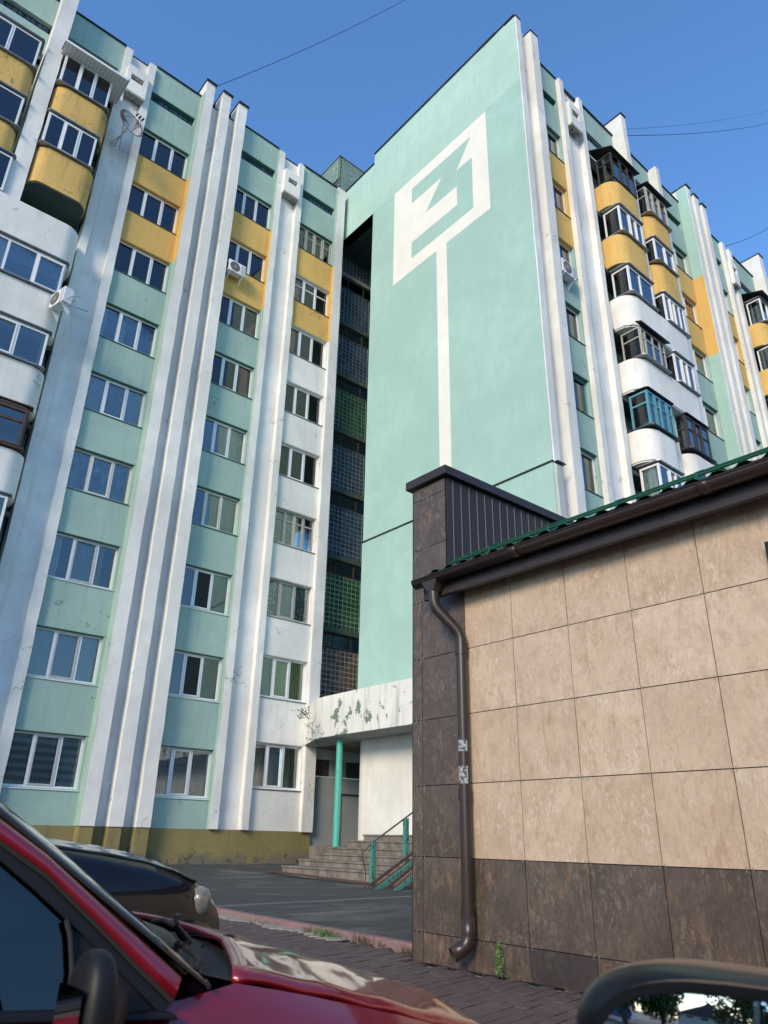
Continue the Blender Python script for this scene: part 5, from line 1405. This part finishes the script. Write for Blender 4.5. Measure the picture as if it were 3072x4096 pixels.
m = MB(); m.tube([c4(770, 1470, -.205), c4(1000, 1590, -.205), c4(1180, 1560, -.205), c4(1240, 1440, -.2), c4(1180, 1330, -.195), c4(1000, 1200, -.19)], .006, 8); m.build('windscreen_seal', 'rubber', RC_, smooth=50)

BH = [(0, 1.11), (.25, 1.09), (.5, 1.06), (.68, 1.030), (.82, .995), (.95, .95), (1.04, .90), (1.12, .82)]
car('black_car', 'glossy black car parked beyond the red one, pale headlight facing right', .93, 4.32, 'black_paint', BH, w=.87, belt=.98, roof=1.62, nose=1.06, suv=True, wheel_r=.33)
OH = [(0, .88), (.25, .85), (.40, .82), (.55, .79), (.70, .75), (.85, .70), (.95, .62), (1.03, .5)]
OC, Wo = car('dark_blue_car', 'dark blue car whose wing mirror rises at the lower right corner', .72, -.83, 'navy_paint', OH, w=.86, belt=.82, roof=1.42, nose=1.03, open_near=True)
# its wing mirror
m = MB(); sell(m, (.775, .398, -.203), (.075, .168, .100), 3.0, 40, 26); mh = m.build('wing_mirror', 'mirror_shell', OC, smooth=50)
vN = Vector((.715, .41, -.18)); din = vN.normalized(); dout = Vector((-1.0, -.07, -.16)).normalized(); nm = (dout - din).normalized()
ur = nm.cross(Vector((0, 0, 1))).normalized(); uv = ur.cross(nm)
m = MB(); n = 40; ring = []; ring2 = []
for q in range(n):
    a = 2 * math.pi * q / n; e = .72; cu = math.copysign(abs(math.cos(a)) ** e, math.cos(a)); su = math.copysign(abs(math.sin(a)) ** e, math.sin(a))
    ring.append(Vector((.697, .366, -.190)) + ur * .118 * cu + uv * .074 * su); ring2.append(Vector((.700, .366, -.190)) + ur * .128 * cu + uv * .082 * su)
m.extrude(ring2, -nm * .02); m.build('mirror_bezel', 'mirror_shell', mh, smooth=40)
m = MB(); cc = Vector((.697, .366, -.190)); rws = []
for k in range(11):
    t = k / 10; rr_ = []
    for p in ring:
        v = (p - cc) * t; rr_.append(cc + v + nm * (.004 - v.length_squared / 2.0 / .95 + .118 ** 2 / 2.0 / .95))
    rws.append(rr_)
m.grid(rws, close=True); m.build('mirror_plate', 'mirror_glass', mh, smooth=80)
m = MB(); m.tube([(.76, .30, -.27), (.74, .12, -.30), (.72, .03, -.29)], [.035, .03, .045], 12); m.build('mirror_foot', 'black_plastic', mh, smooth=50)

# ------------------------------------------------------------------ what stands behind the camera (seen in the mirror, paint and panes)
def tree(x, y, h, r, lab, low=.35, n=16, q=85):
    T = thing('leafy_tree', lab, 'tree', (x, y, -1.1), 'trees across the road')
    m = MB(); m.tube([(x, y, -1.1), (x + .1, y, h * .35), (x - .1, y + .1, h * .7)], [.22, .16, .06], 9)
    for k in range(5):
        a = rnd.uniform(0, 6.28); m.tube([(x + .08, y, h * (.25 + .07 * k)), (x + math.cos(a) * r * .7, y + math.sin(a) * r * .7, h * (.5 + .08 * k))], [.07, .02], 6)
    m.build('trunk', 'trunk_bark', T)
    b = MB()
    for k in range(n):
        c = Vector((x + rnd.gauss(0, r * .42), y + rnd.gauss(0, r * .42), h * rnd.uniform(low, .95)))
        for _ in range(q):
            d = Vector((rnd.gauss(0, 1), rnd.gauss(0, 1), rnd.gauss(0, .8))).normalized() * r * .42 * rnd.random() ** .4; p = c + d
            a = Vector((rnd.gauss(0, 1), rnd.gauss(0, 1), rnd.gauss(0, 1))).normalized(); t = a.orthogonal().normalized(); s_ = rnd.uniform(.10, .22)
            b.quad(p - a * s_, p + t * s_ * .6, p + a * s_, p - t * s_ * .6)
    b.build('crown', 'leaf', T)
for i, (x, y, h, r) in enumerate(((-25, 5.2, 5.2, 2.4), (-29, 2.6, 4.0, 2.0), (-26, -20, 4.2, 2.4), (-30, -4, 4.6, 2.4), (-17, -30, 4.4, 2.4), (-4, -34, 4.5, 2.6), (9, -36, 5, 2.8), (-30, 22, 7, 3.0))):
    tree(x, y, h, r, ('round tree nearest the blue kiosk', 'wide tree behind the round one', 'tree left of the dark roofed house', 'small tree beside the street lamp', 'tree by the road bend', 'tall tree in front of the grey block', 'tallest tree in front of the grey block', 'tree standing far off past the left wing')[i], .02 if i in (0, 1, 3) else .35, 34 if i in (0, 1, 3) else 16, 150 if i in (0, 1, 3) else 85)
def house(x, y, w, d, h, rh, lab, roof='far_roof', wall='far_wall'):
    T = thing('small_house', lab, 'house', (x, y, -1.1))
    m = MB(); m.box(x, x + w, y, y + d, -1.1, h); m.build('wall', wall, T)
    m = MB(); m.extrude([(x - .3, y - .3, h), (x - .3, y + d + .3, h), (x - .3, y + d / 2, h + rh)], (w + .6, 0, 0)); m.build('roof', roof, T)
    for k in range(max(2, int(d / 2.4))):
        m = MB(); m.box(x + w, x + w + .04, y + .8 + k * 2.3, y + 1.9 + k * 2.3, h * .25, h * .75); m.build('window', 'far_window', T)
    return T
house(-66, -8, 9, 10, .6, 1.9, 'low house with a steep dark roof across the road')
house(-64, -22, 9, 12, 1.0, 1.2, 'pale low house past the trees across the road')
KT = thing('blue_kiosk', 'small bright blue kiosk across the road', 'kiosk', (-37, 9, -1.1))
m = MB(); m.box(-38, -36, 6.6, 11.4, -1.1, .75); m.build('wall', 'blue_sheet', KT); m = MB(); m.box(-38.2, -35.8, 6.4, 11.6, .75, .87); m.build('roof', 'tin', KT); m = MB(); m.box(-36, -35.95, 7.4, 9.4, -.3, .5); m.build('window', 'far_window', KT)
LT = thing('street_lamp', 'thin grey street lamp across the road', 'street lamp', (-36, 1.5, -1.1))
m = MB(); m.tube([(-36, 1.5, -1.1), (-36, 1.5, 7)], [.09, .05], 8); m.tube([(-36, 1.5, 7), (-35, 1.5, 7.3)], .04, 6); m.build('pole', 'tin', LT); m = MB(); m.box(-35.2, -34.6, 1.38, 1.62, 7.22, 7.34); m.build('lamp_head', 'tin', LT)
FB = thing('grey_block', 'plain grey five storey block facing the mint one', 'apartment building', (8, -58, -1.1))
m = MB(); m.box(-22, 34, -66, -55, -1.1, 14.5); m.build('wall', 'far_wall', FB); m = MB(); m.box(-22.3, 34.3, -66.3, -54.7, 14.5, 14.9); m.build('roof', 'far_roof', FB)
wm = cached('fw', lambda: MB().box(0, 1.6, 0, .05, 0, 1.4).mesh('window', 'far_window'))
for i in range(18):
    for j in range(5): inst(wm, 'window', (-20.6 + i * 3.05, -55, .6 + j * 2.8), FB)
